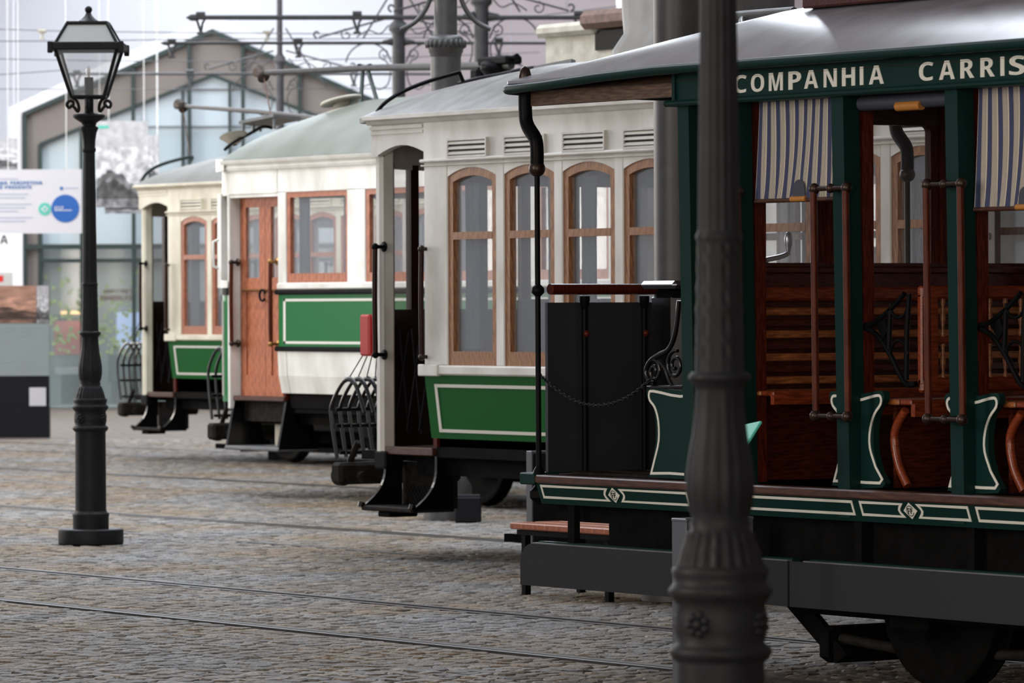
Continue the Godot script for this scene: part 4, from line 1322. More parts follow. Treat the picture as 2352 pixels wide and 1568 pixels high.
	for i in 5: zbox("clerestory_post", 1.36 + i * 0.9, 1.41 + i * 0.9, 2.84, 3.12, 0.49, 0.515, M.mahogany, t)
	rod("trolley_pole_end", [pz(1660, 38, 12.5) - o, pz(1730, 32, 12.5) - o, pz(1824, 25, 12.5) - o], 0.018, M.zinc, t)
	rod("trolley_catch", smooth_path([pz(1700, 115, 12.0) - o, pz(1707, 80, 12.2) - o, pz(1703, 48, 12.45) - o, pz(1716, 38, 12.5) - o], 4), 0.014, M.zinc, t)
	rod("roof_rope", smooth_path([pz(1580, 134, 11.9) - o, pz(1592, 130, 11.92) - o, pz(1640, 100, 12.1) - o, pz(1690, 66, 12.4) - o], 3), 0.008, M.black, t)
	rod("roof_rope", smooth_path([pz(1688, 152, 11.95) - o, pz(1709, 102, 12.05) - o, pz(1760, 60, 12.3) - o, pz(1850, 36, 12.5) - o], 3), 0.007, M.black, t)
	rod("roof_seam", smooth_path([pz(1455, 160, 11.85) - o, pz(1480, 138, 11.95) - o, pz(1510, 119, 12.1) - o], 3), 0.005, M.rust_lid, t)
	# pillars, each with a pair of wooden grab poles held off by iron brackets
	var pil := [1.2, 1.528, 2.24, 2.952, 3.664, 4.376, 5.088, L - 1.2]
	for s in [1.0, -1.0]:
		for i in pil.size():
			var x: float = pil[i]
			var pb := B.new()
			pb.hexa([Vector3(x - 0.038, 0.71, s * 0.95), Vector3(x + 0.038, 0.71, s * 0.95), Vector3(x + 0.038, 0.71, s * 1.03), Vector3(x - 0.038, 0.71, s * 1.03), Vector3(x - 0.038, 2.4, s * 0.98), Vector3(x + 0.038, 2.4, s * 0.98), Vector3(x + 0.038, 2.4, s * 1.06), Vector3(x - 0.038, 2.4, s * 1.06)])
			put(pb, "pillar", G, t)
			zbox("pillar_lining", x - 0.03, x + 0.03, 0.83, 2.4, s * 0.9, s * 0.955, M.mahogany, t)
			if i == 0 or i == pil.size() - 1: continue
			for q in [-1.0, 1.0]:
				rod("grab_pole", [Vector3(x + q * 0.104, 1.12, s * 1.09), Vector3(x + q * 0.104, 2.015, s * 1.1)], 0.0145, M.handle_wood, t, 10)
			for y in [1.115, 2.02]:
				var bb := B.new()
				bb.tube([Vector3(x - 0.104, y, s * 1.095), Vector3(x + 0.104, y, s * 1.095)], 0.01, 8)
				for q in [-1.0, 0.0, 1.0]: bb.ball(Vector3(x + q * 0.104, y, s * 1.095), 0.024 if q != 0.0 else 0.02, 10)
				bb.tube([Vector3(x, y, s * 1.095), Vector3(x, y, s * 1.02)], 0.012, 8)
				put(bb, "pole_bracket", M.bronze, t)
	zbox("bulkhead_stile", 1.24, 1.29, 1.67, 2.36, 0.88, 0.97, M.oak, t)
	# striped blinds on the near side; the middle bay's is rolled up
	for q in [[1.63, 2.205, 1.985], [3.03, 3.62, 1.925], [3.73, 4.33, 1.95]]:
		var x0: float = q[0]; var x1: float = q[1]; var y0: float = q[2]
		var rows := []
		for i in 13:
			var f := i / 12.0
			var row := []
			for j in 33:
				var u := j / 32.0
				var fl := pow(f, 6.0)
				row.append(Vector3(lerpf(x0, x1, u) + 0.01 * fl * sin(u * 40.0) + 0.008 * f, lerpf(2.4, y0, f) - 0.006 * sin(u * PI) * f, 0.985 + 0.006 * sin(u * 9.0 + f * 3.0) + 0.03 * f * f + 0.004 * sin(u * 62.0) * fl))
			rows.append(row)
		var b := B.new()
		b.slab(rows, Vector3(0, 0, 1), 0.003)
		var bl := put(b, "blind", M.blind_cloth, t)
		rod("blind_batten", [Vector3(x0 + 0.01, y0 - 0.004, 1.015), Vector3(x1, y0 - 0.004, 1.015)], 0.009, M.sill_wood, bl)
		rod("batten_grip", [Vector3(lerpf(x0, x1, 0.45), y0, 1.02), Vector3(lerpf(x0, x1, 0.62), y0, 1.02)], 0.012, M.gold, bl)
		var tb := B.new()
		var tabq := arc(Vector2(lerpf(x0, x1, 0.54), y0 + 0.04), 0.038, PI, 0.0, 10)
		tabq.append_array([Vector2(lerpf(x0, x1, 0.54) + 0.042, y0), Vector2(lerpf(x0, x1, 0.54) - 0.042, y0)])
		tb.prism(tabq, 0.003, Transform3D(Basis(), Vector3(0, 0, 1.022)))
		put(tb, "pull_tab", M.leather, bl)
	var rl := rod("rolled_blind", [Vector3(2.3, 2.355, 0.98), Vector3(2.9, 2.355, 0.98)], 0.03, M.leather, t, 12)
	rod("batten_grip", [Vector3(2.55, 2.335, 1.0), Vector3(2.7, 2.335, 1.0)], 0.02, M.gold, rl)
	# bulkheads with small rounded windows
	for e in 2:
		var sx := 1.0 if e == 0 else -1.0
		var xb := 1.2 if e == 0 else L - 1.2
		zbox("bulkhead_panel", xb - 0.02, xb + 0.02, 0.83, 1.735, -0.95, 0.95, M.mahogany_across, t)
		zbox("bulkhead_head", xb - 0.02, xb + 0.02, 2.325, 2.55, -0.95, 0.95, M.mahogany_across, t)
		var openings := [[0.37, 0.675], [-0.245, 0.1], [-0.85, -0.545]]
		var edges := [0.95, 0.675, 0.37, 0.1, -0.245, -0.545, -0.85, -0.95]
		for i in range(0, 8, 2):
			zbox("bulkhead_post", xb - 0.02, xb + 0.02, 1.735, 2.325, edges[i + 1], edges[i], M.mahogany, t)
			if i > 0 and i < 6:
				zbox("bulkhead_rib", xb + sx * 0.02, xb + sx * 0.035, 1.73, 2.4, edges[i + 1] + 0.05, edges[i] - 0.05, M.mahogany, t)
		for w in openings:
			zbox("bulkhead_pane", xb - 0.004, xb + 0.004, 1.735, 2.325, w[0], w[1], M.pane, t)
			for k in [0, 1]:
				var cb := B.new()
				var zc: float = w[k] + (0.03 if k == 0 else -0.03)
				var a0 := PI if k == 0 else 0.0
				var pq := [Vector2(w[k], 2.325)]
				pq.append_array(arc(Vector2(zc, 2.295), 0.03, a0, PI / 2, 5))
				extr(cb, pq, xb - 0.02, xb + 0.02)
				put(cb, "window_corner", M.mahogany, t)
		zbox("waist_rail", xb + sx * 0.02, xb + sx * 0.05, 1.69, 1.72, -0.95, 0.95, M.mahogany_across, t, 0.006)
		# slatted back of the fixed bench on the bulkhead, slats alternately pale and dark
		zbox("bench_top_rail", xb + sx * 0.05, xb + sx * 0.09, 1.575, 1.632, -0.95, 0.95, M.bench_wood, t, 0.01)
		for k in 7:
			var y := 1.53 - k * 0.048
			zbox("back_slat", xb + sx * (0.04 + 0.008 * k), xb + sx * (0.06 + 0.008 * k), y - 0.016, y + 0.016, -0.95, 0.95, M.oak_across if k % 2 == 0 else M.mahogany_across, t, 0.005)
		for k in 4:
			zbox("seat_slat", xb + sx * (0.12 + 0.09 * k), xb + sx * (0.2 + 0.09 * k), 1.185, 1.205, -0.95, 0.95, M.bench_wood if k % 2 else M.oak_across, t, 0.005)
		zbox("seat_front", xb + sx * 0.45, xb + sx * 0.475, 1.15, 1.19, -0.95, 0.95, M.bench_wood, t)
		zbox("seat_kick_board", xb + sx * 0.2, xb + sx * 0.22, 0.83, 1.17, -0.95, 0.95, M.mahogany_across, t)
	# crosswise reversible benches
	for x in [1.95, 2.25, 2.96, 3.67, 4.38]:
		if x == 1.95: continue
		var bn := Node3D.new()
		bn.name = "bench"
		t.add_child(bn, true)
		bn.position = Vector3(x, 0, 0)
		for k in 4:
			zbox("seat_slat", -0.02 + 0.08 * k, 0.05 + 0.08 * k, 1.16, 1.182, -0.93, 0.93, M.bench_wood if k % 2 else M.oak_across, bn, 0.005)
		for xx in [-0.03, 0.29]: zbox("seat_rail", xx, xx + 0.025, 1.115, 1.165, -0.93, 0.93, M.bench_wood, bn)
		zbox("seat_board", 0.14, 0.16, 0.83, 1.15, -0.9, 0.9, M.mahogany_across, bn)
		for s in [1.0, -1.0]:
			# curved wooden leg and swinging iron bracket
			var lg := B.new()
			lg.tube(smooth_path([Vector3(0.22, 1.14, s * 0.9), Vector3(0.15, 1.05, s * 0.9), Vector3(0.17, 0.93, s * 0.9), Vector3(0.23, 0.84, s * 0.9)], 4), 0.018, 8)
			put(lg, "leg", M.bench_wood, bn)
			var br := B.new()
			var z: float = s * 0.945
			br.tube(smooth_path([Vector3(0.02, 1.475, z), Vector3(0.09, 1.49, z), Vector3(0.2, 1.55, z), Vector3(0.27, 1.6, z)], 4), 0.011, 6)
			br.tube(smooth_path([Vector3(0.02, 1.465, z), Vector3(0.09, 1.44, z), Vector3(0.17, 1.37, z), Vector3(0.27, 1.25, z), Vector3(0.34, 1.245, z)], 4), 0.012, 6)
			br.tube([Vector3(0.3, 1.6, z), Vector3(0.285, 1.45, z), Vector3(0.28, 1.26, z)], 0.011, 6)
			br.tube([Vector3(0.18, 1.54, z), Vector3(0.17, 1.38, z)], 0.011, 6)
			br.tube(to3(arc(Vector2(0.235, 1.56), 0.055, PI, TAU, 10), Transform3D(Basis(), Vector3(0, 0, z))), 0.007, 5)
			br.tube(to3(arc(Vector2(0.235, 1.36), 0.055, 0, PI, 10), Transform3D(Basis(), Vector3(0, 0, z))), 0.007, 5)
			br.prism([Vector2(0.09, 1.48), Vector2(0.15, 1.5), Vector2(0.17, 1.46), Vector2(0.14, 1.42)], 0.012, Transform3D(Basis(), Vector3(0, 0, z)))
			put(br, "iron_bracket", M.black, bn)
		var bk := Node3D.new()
		bk.name = "backrest"
		bn.add_child(bk)
		bk.position = Vector3(0.33, 0, 0)
		zbox("top_rail", -0.015, 0.015, 1.58, 1.63, -0.92, 0.92, M.bench_wood, bk, 0.008)
		zbox("middle_rail", -0.012, 0.012, 1.4, 1.43, -0.88, 0.88, M.bench_wood, bk, 0.006)
		zbox("bottom_rail", -0.015, 0.015, 1.21, 1.27, -0.92, 0.92, M.bench_wood, bk, 0.01)
		for s in [1.0, -1.0]: zbox("stile", -0.014, 0.014, 1.24, 1.6, s * 0.92, s * 0.83, M.bench_wood, bk, 0.006)
		var spm := B.new()
		spm.lathe([Vector2(0.008, -0.08), Vector2(0.011, -0.06), Vector2(0.006, -0.045), Vector2(0.012, 0.0), Vector2(0.006, 0.045), Vector2(0.011, 0.06), Vector2(0.008, 0.08)], 10)
		var sm := spm.mesh()
		for k in 21:
			for y in [1.335, 1.505]:
				put(sm, "spindle", M.oak_across, bk, Vector3(0, y, -0.8 + k * 0.08))
	# green curved seat-end panels with white lining
	var zq := 1.0
	for q in [[0.82, 1.3], [2.08, 2.42], [2.81, 3.13], [3.53, 3.85], [4.24, 4.56]]:
		var x0: float = q[0]; var x1: float = q[1]
		var first: bool = q[0] < 1.0
		var outl := [Vector2(x0 + 0.01, 0.833), Vector2(x0 + 0.035, 0.9), Vector2(x0 + 0.06, 0.98), Vector2(x0 + 0.058, 1.08), Vector2(x0 + 0.035, 1.14), Vector2(x0, 1.17), Vector2(x0 - 0.004, 1.2), Vector2(x0 + 0.03, 1.212), Vector2((x0 + x1) * 0.5, 1.2), Vector2(x1 - 0.04, 1.215), Vector2(x1, 1.212), Vector2(x1 + 0.004, 1.18), Vector2(x1 - 0.035, 1.14), Vector2(x1 - 0.058, 1.08), Vector2(x1 - 0.06, 0.98), Vector2(x1 - 0.03, 0.9), Vector2(x1 - 0.005, 0.833)]
		var b := B.new()
		var shut := outl.duplicate()
		shut.append(outl[0])
		outl = smooth_path(shut, 3)
		outl.pop_back()
		b.prism(outl, 0.03, Transform3D(Basis(), Vector3(0, 0, 0.96)))
		var sp := put(b, "seat_end_panel", G, t)
		var l2 := B.new()
		var ctr := Vector2((x0 + x1) * 0.5, 1.02)
		var ins := []
		for p in outl: ins.append(p + (ctr - p).normalized() * 0.024)
		ins.append(ins[0])
		ribbon(l2, ins, 0.011, func(_y: float) -> float: return 0.9745)
		put(l2, "painted_lining", M.stripe, sp)
	# scrolled iron arm over the platform seat end
	var sc := B.new()
	var main := []
	for q in [[1560, 690], [1552, 760], [1537, 800], [1514, 814], [1494, 828], [1484, 850], [1490, 872], [1504, 879]]: main.append(pz(q[0], q[1], 11.82) - o)
	sc.tube(smooth_path(main, 5), 0.011, 8)
	for q in [[1503.0, 852.0, 15.0, 27.0, -1.9, 6.5], [1551.0, 838.0, 20.0, 34.0, 5.0, -5.0]]:
		var sp := []
		for i in 31:
			var f := i / 30.0
			var a := lerpf(q[4], q[5], f)
			var rr := lerpf(1.0, 0.22, f)
			sp.append(pz(q[0] + q[2] * rr * cos(a), q[1] + q[3] * rr * sin(a), 11.82) - o)
		sc.tube(sp, 0.0085, 7)
	sc.tube(smooth_path([pz(1513, 828, 11.82) - o, pz(1527, 845, 11.82) - o, pz(1535, 868, 11.82) - o, pz(1545, 888, 11.82) - o], 4), 0.009, 7)
	sc.tube([pz(1488, 890, 11.82) - o, pz(1570, 888, 11.82) - o], 0.009, 7)
	put(sc, "scrolled_arm", M.gloss_black, t)
	# end platform
	for e in 2:
		var sx := 1.0 if e == 0 else -1.0
		var xo := 0.0 if e == 0 else L
		zbox("platform_floor", xo + sx * 0.02, xo + sx * 1.2, 0.78, 0.822, -0.98, 0.98, M.under_black, t)
		for k in 9: zbox("floor_slat", xo + sx * 0.12, xo + sx * 1.15, 0.822, 0.834, 0.88 - k * 0.2, 0.78 - k * 0.2, M.dirty_black, t)
		var dp := end_curve(0.06, 0.97, sx, xo + sx * 0.09)
		curved_band("dash", dp, 0.83, 1.572, 0.04, 0.02, sx, M.dash_grey, t)
		var hr := []
		for p in dp: hr.append(p + Vector3(sx * 0.0, 1.63, 0))
		var hrb := B.new()
		hrb.tube(hr, 0.024, 10)
		put(hrb, "handrail", M.mahogany, t)
		for z in [0.77, 0.43, 0.0, -0.43, -0.77]:
			var x := xo + sx * 0.09 - sx * 0.06 * (1.0 - pow(absf(z / 0.97), 2.2))
			var bl := B.new()
			bl.tube([Vector3(x, 0.83, z), Vector3(x, 1.6, z)], 0.014, 8)
			bl.lathe([Vector2(0.013, 1.54), Vector2(0.024, 1.58), Vector2(0.024, 1.6)], 10, Vector3(x, 0, z))
			var bo := put(bl, "baluster", M.black, t)
			var kn := B.new()
			kn.ball(Vector3(x + sx * 0.012, 1.435, z), 0.016, 8)
			put(kn, "stud", M.mahogany, bo)
		# controller stand and brake crank
		var cx := xo + sx * 0.32
		zbox("controller", cx - 0.11, cx + 0.11, 0.83, 1.63, 0.22, 0.54, M.gloss_black, t, 0.04)
		zbox("controller_cap", cx - 0.13, cx + 0.13, 1.63, 1.665, 0.2, 0.565, M.chrome, t, 0.015)
		rod("brake_column", [Vector3(cx, 0.83, -0.02), Vector3(cx, 1.76, -0.02)], 0.022, M.black, t)
		if e == 0:
			rod("brake_crank", smooth_path([Vector3(cx, 1.75, -0.02), pxx(1742, 600, -16.98) - o, pxx(1790, 590, -16.98) - o, pxx(1808, 583, -16.98) - o], 3), 0.012, M.chrome, t)
			var hg := B.new()
			var hpnt := pxx(1811, 586, -16.98) - o
			hg.lathe([Vector2(0.01, 0.0), Vector2(0.008, 0.012), Vector2(0.017, 0.05), Vector2(0.019, 0.075), Vector2(0.012, 0.1), Vector2(0.001, 0.105)], 14, hpnt)
			put(hg, "crank_handle", M.chrome, t)
	# safety chain across the platform step
	var ch := B.new()
	for i in 46:
		var f := i / 45.0
		var p := pz(lerpf(1236, 1487, f), 0, 11.8) - o
		var y := lerpf(1.26, 1.24, f) - 0.12 * (1.0 - pow(2.0 * f - 1.0, 2.0))
		var f2 := (i + 0.8) / 45.0
		var p2 := pz(lerpf(1236, 1487, f2), 0, 11.8) - o
		var y2 := lerpf(1.26, 1.24, f2) - 0.12 * (1.0 - pow(2.0 * f2 - 1.0, 2.0))
		var a := Vector3(p.x, y, 0.99)
		var c := Vector3(p2.x, y2, 0.99)
		var d := (c - a) * 0.25
		var w := Vector3(0, 0, 0.006) if i % 2 else Vector3(0, 0.006, 0)
		ch.tube([a, a + d + w, c - d + w, c], 0.0035, 5)
		ch.tube([a, a + d - w, c - d - w, c], 0.0035, 5)
	put(ch, "safety_chain", M.iron, t)
	# folded-up footboards, brackets, running gear
	for q in [[0.0, 1.92], [1.935, L]]:
		var fb := B.new()
		var poly := [Vector2(q[0], 0.342), Vector2(q[1], 0.342), Vector2(q[1], 0.525)]
		if q[0] == 0.0: poly.append_array(arc(Vector2(0.09, 0.435), 0.09, PI / 2, PI, 6))
		else: poly.append(Vector2(q[0], 0.525))
		fb.prism(poly, 0.025, Transform3D(Basis(), Vector3(0, 0, 1.06)))
		put(fb, "footboard", M.step_grey, t)
		zbox("footboard_rib", q[0] + 0.1, q[1], 0.5, 0.535, 1.0, 1.045, G, t)
		zbox("footboard_edge", q[0] + 0.09, q[1], 0.525, 0.53, 1.048, 1.073, M.zinc, t)
	for x in [0.3, 1.5, 2.3, 3.0, 3.8, 4.6, 5.4]:
		zbox("footboard_hanger", x - 0.025, x + 0.025, 0.4, 0.7, 0.98, 1.01, M.under_black, t)
	zbox("underframe", 0.5, L - 0.5, 0.5, 0.7, -0.95, 0.95, M.under_black, t)
	zbox("underframe_end", 0.06, L - 0.06, 0.62, 0.78, -0.92, 0.92, M.under_black, t)
	for x in [2.5, 4.2]: wheelset(t, x, 0.36)
	for s in [1.0, -1.0]:
		zbox("truck_frame", 1.7, 5.0, 0.3, 0.42, s * 0.82, s * 0.88, M.under_black, t, 0.01)
		for x in [2.5, 4.2]:
			zbox("axle_box", x - 0.12, x + 0.12, 0.25, 0.47, s * 0.84, s * 0.94, M.under_black, t, 0.03)
		rod("brake_rod", [Vector3(1.9, 0.2, s * 0.78), Vector3(2.35, 0.16, s * 0.7), Vector3(3.2, 0.2, s * 0.7)], 0.022, M.dirty_black, t)
		var gb := B.new()
		gb.prism([Vector2(1.42, 0.42), Vector2(1.55, 0.44), Vector2(1.98, 0.14), Vector2(1.9, 0.1)], 0.03, Transform3D(Basis(), Vector3(0, 0, s * 0.8)))
		put(gb, "guard_stay", M.under_black, t)
	for x in [1.86, L - 1.86]:
		var bm := B.new()
		extr(bm, [Vector2(0.0, 0.1), Vector2(0.8, 0.1), Vector2(0.84, 0.125), Vector2(0.84, 0.225), Vector2(0.8, 0.25), Vector2(-0.8, 0.25), Vector2(-0.84, 0.225), Vector2(-0.84, 0.125), Vector2(-0.8, 0.1)], x - 0.03, x + 0.03)
		put(bm, "guard_beam", M.under_black, t)

# ---------------------------------------------------------------- street lamps
func lamps() -> void:
	var a := pg(209, 1250)
	street_lamp(Vector3(a.x, 0, a.z), "black cast-iron street lamp with glass lantern standing alone on the cobbles")
	street_lamp(Vector3(-8.803, 0, -6.515), "black cast-iron lamp post in front of the dark-green open tram")
func street_lamp(at: Vector3, label: String) -> void:
	var t := thing("street_lamp", label, "street lamp", at, HALL_TURN)
	var I: Material = M.iron
	var b := B.new()
	b.lathe([Vector2(0.001, 0.0), Vector2(0.21, 0.0), Vector2(0.215, 0.015), Vector2(0.215, 0.095), Vector2(0.205, 0.105), Vector2(0.001, 0.105)], 40)
	put(b, "plinth", I, t)
	b = B.new()
	b.lathe([Vector2(0.118, 0.1), Vector2(0.118, 0.185), Vector2(0.122, 0.195), Vector2(0.118, 0.207), Vector2(0.108, 0.214), Vector2(0.102, 0.228), Vector2(0.1, 0.74), Vector2(0.112, 0.752), Vector2(0.119, 0.765), Vector2(0.112, 0.778), Vector2(0.1, 0.785), Vector2(0.106, 0.81), Vector2(0.107, 0.85), Vector2(0.1, 0.872), Vector2(0.112, 0.888), Vector2(0.121, 0.905), Vector2(0.112, 0.916), Vector2(0.106, 0.924), Vector2(0.108, 0.94), Vector2(0.112, 0.952), Vector2(0.104, 0.962)], 48)
	put(b, "base_column", I, t)
	var rs := B.new()
	for k in 4:
		var a := TAU * (k + 0.35) / 4.0
		var c := Vector3(cos(a) * 0.104, 0.832, sin(a) * 0.104)
		for m in 7:
			var q := TAU * m / 7.0
			rs.ball(c + Vector3(-sin(a) * cos(q) * 0.021, sin(q) * 0.021, cos(a) * cos(q) * 0.021), 0.011, 8)
		rs.ball(c, 0.014, 8)
	put(rs, "rosettes", I, t)
	b = B.new()
	var pr := []
	for q in [[0.1, 0.962, 0.005], [0.094, 0.985, 0.007], [0.09, 1.0, 0.004], [0.082, 1.02, 0.006], [0.078, 1.036, 0.004]]: pr.append(Vector4(q[0], q[1], q[2], 20))
	pr.append(Vector4(0.066, 1.046, 0, 20)); pr.append(Vector4(0.07, 1.058, 0, 20)); pr.append(Vector4(0.064, 1.07, 0, 20))
	for q in [[0.073, 1.09, 0.002], [0.079, 1.13, 0.003], [0.079, 1.17, 0.003], [0.073, 1.21, 0.0025], [0.064, 1.26, 0.002], [0.058, 1.31, 0.0015], [0.055, 1.36, 0.001]]: pr.append(Vector4(q[0], q[1], q[2], 16))
	for q in [[0.06, 1.376], [0.07, 1.386], [0.071, 1.396], [0.062, 1.404]]: pr.append(Vector4(q[0], q[1], 0, 16))
	put_lathe(b, pr, 96, "leafed_vase", I, t)
	b = B.new()
	pr = []
	for i in 13:
		var f := i / 12.0
		pr.append(Vector4(lerpf(0.057, 0.051, f) + 0.0012 * sin(f * 40.0), lerpf(1.404, 1.69, f), 0.0035 * (0.5 + 0.5 * sin(f * 46.0)), 14))
	for q in [[0.05, 1.7], [0.0535, 1.708], [0.0535, 1.717], [0.049, 1.724]]: pr.append(Vector4(q[0], q[1], 0, 14))
	for i in 9:
		var f := i / 8.0
		pr.append(Vector4(lerpf(0.049, 0.038, f), lerpf(1.73, 2.58, f), 0.002, 16))
	put_lathe(b, pr, 96, "fluted_shaft", I, t)
	b = B.new()
	b.lathe([Vector2(0.038, 2.58), Vector2(0.045, 2.59), Vector2(0.045, 2.605), Vector2(0.04, 2.615), Vector2(0.042, 2.66), Vector2(0.05, 2.71), Vector2(0.06, 2.735), Vector2(0.062, 2.745), Vector2(0.045, 2.755), Vector2(0.05, 2.775), Vector2(0.09, 2.8), Vector2(0.106, 2.815), Vector2(0.106, 2.83), Vector2(0.04, 2.838), Vector2(0.03, 2.845), Vector2(0.03, 3.075), Vector2(0.001, 3.078)], 32)
	put(b, "capital", I, t)
	# scrolled brackets under the lantern
	for k in 4:
		var bs := Basis(Vector3.UP, PI / 2 * k)
		var xf := Transform3D(bs, Vector3.ZERO)
		var s := B.new()
		s.tube(to3(spiral(Vector2(0.118, 2.9), 0.03, 0.009, -1.2, 5.2, 20), xf), 0.011, 7)
		s.tube(to3(smooth_path([Vector2(0.132, 2.873), Vector2(0.105, 2.885), Vector2(0.075, 2.85), Vector2(0.066, 2.875), Vector2(0.08, 2.92), Vector2(0.115, 2.948)], 4), xf), 0.011, 7)
		put(s, "scroll_bracket", I, t)
	# four-sided lantern
	var y0 := 2.945
	var y1 := 3.262
	var h0 := 0.108
	var h1 := 0.205
	var cage := B.new()
	for k in 4:
		var bs := Basis(Vector3.UP, PI / 2 * k)
		cage.tube([bs * Vector3(h0, y0, h0), bs * Vector3(h1, y1, h1)], 0.012, 6)
		cage.tube([bs * Vector3(h0, y0, h0), bs * Vector3(-h0, y0, h0)], 0.01, 6)
		cage.tube([bs * Vector3(0.205, 3.285, 0.205), bs * Vector3(0.13, 3.425, 0.13)], 0.011, 6)
		cage.tube([bs * Vector3(0.13, 3.425, 0.13), bs * Vector3(-0.13, 3.425, 0.13)], 0.011, 6)
	var co := put(cage, "lantern_cage", I, t)
	for k in 4:
		var bs := Basis(Vector3.UP, PI / 2 * k)
		var g := B.new()
		g.hexa([bs * Vector3(-h0, y0, h0), bs * Vector3(h0, y0, h0), bs * Vector3(h0, y0, h0 - 0.004), bs * Vector3(-h0, y0, h0 - 0.004), bs * Vector3(-h1, y1, h1), bs * Vector3(h1, y1, h1), bs * Vector3(h1, y1, h1 - 0.004), bs * Vector3(-h1, y1, h1 - 0.004)])
		put(g, "lantern_pane", M.lamp_glass, co)
		var r := B.new()
		r.hexa([bs * Vector3(-0.2, 3.29, 0.2), bs * Vector3(0.2, 3.29, 0.2), bs * Vector3(0.2, 3.29, 0.195), bs * Vector3(-0.2, 3.29, 0.195), bs * Vector3(-0.13, 3.42, 0.13), bs * Vector3(0.13, 3.42, 0.13), bs * Vector3(0.13, 3.42, 0.125), bs * Vector3(-0.13, 3.42, 0.125)])
		put(r, "roof_pane", M.opal, co)
		var e := B.new()
		e.box(bs * Vector3(0, 3.272, 0.225), Vector3(0.49, 0.05, 0.035) if k % 2 == 0 else Vector3(0.035, 0.05, 0.49), 0.006)
		put(e, "eave_band", I, co)
		for q in [-1, 1]:
			pass
	for q in [[-1, -1], [1, -1], [1, 1], [-1, 1]]:
		var e := B.new()
		e.box(Vector3(q[0] * 0.232, 3.262, q[1] * 0.232), Vector3(0.034, 0.075, 0.034), 0.005)
		put(e, "eave_block", I, co)
	b = B.new()
	b.box(Vector3(0, 3.43, 0), Vector3(0.27, 0.015, 0.27))
	b.lathe([Vector2(0.085, 3.435), Vector2(0.05, 3.455), Vector2(0.025, 3.48), Vector2(0.016, 3.5)], 20)
	b.ball(Vector3(0, 3.52, 0), 0.025, 14)
	put(b, "finial", I, t)
	b = B.new()
	b.ball(Vector3(0, 3.115, 0), 0.018, 12, Vector3(1, 2.0, 1))
	put(b, "bulb", M.lamp_glass, t)
	b = B.new()
	b.tube([Vector3(0, 3.078, 0), Vector3(0, 3.13, 0)], 0.004, 6)
	put(b, "filament", M.brass, t)
func put_lathe(b: B, pr: Array, k: int, called: String, m: Material, t: Node) -> void:
	b.lathe(pr, k)
	put(b, called, m, t)

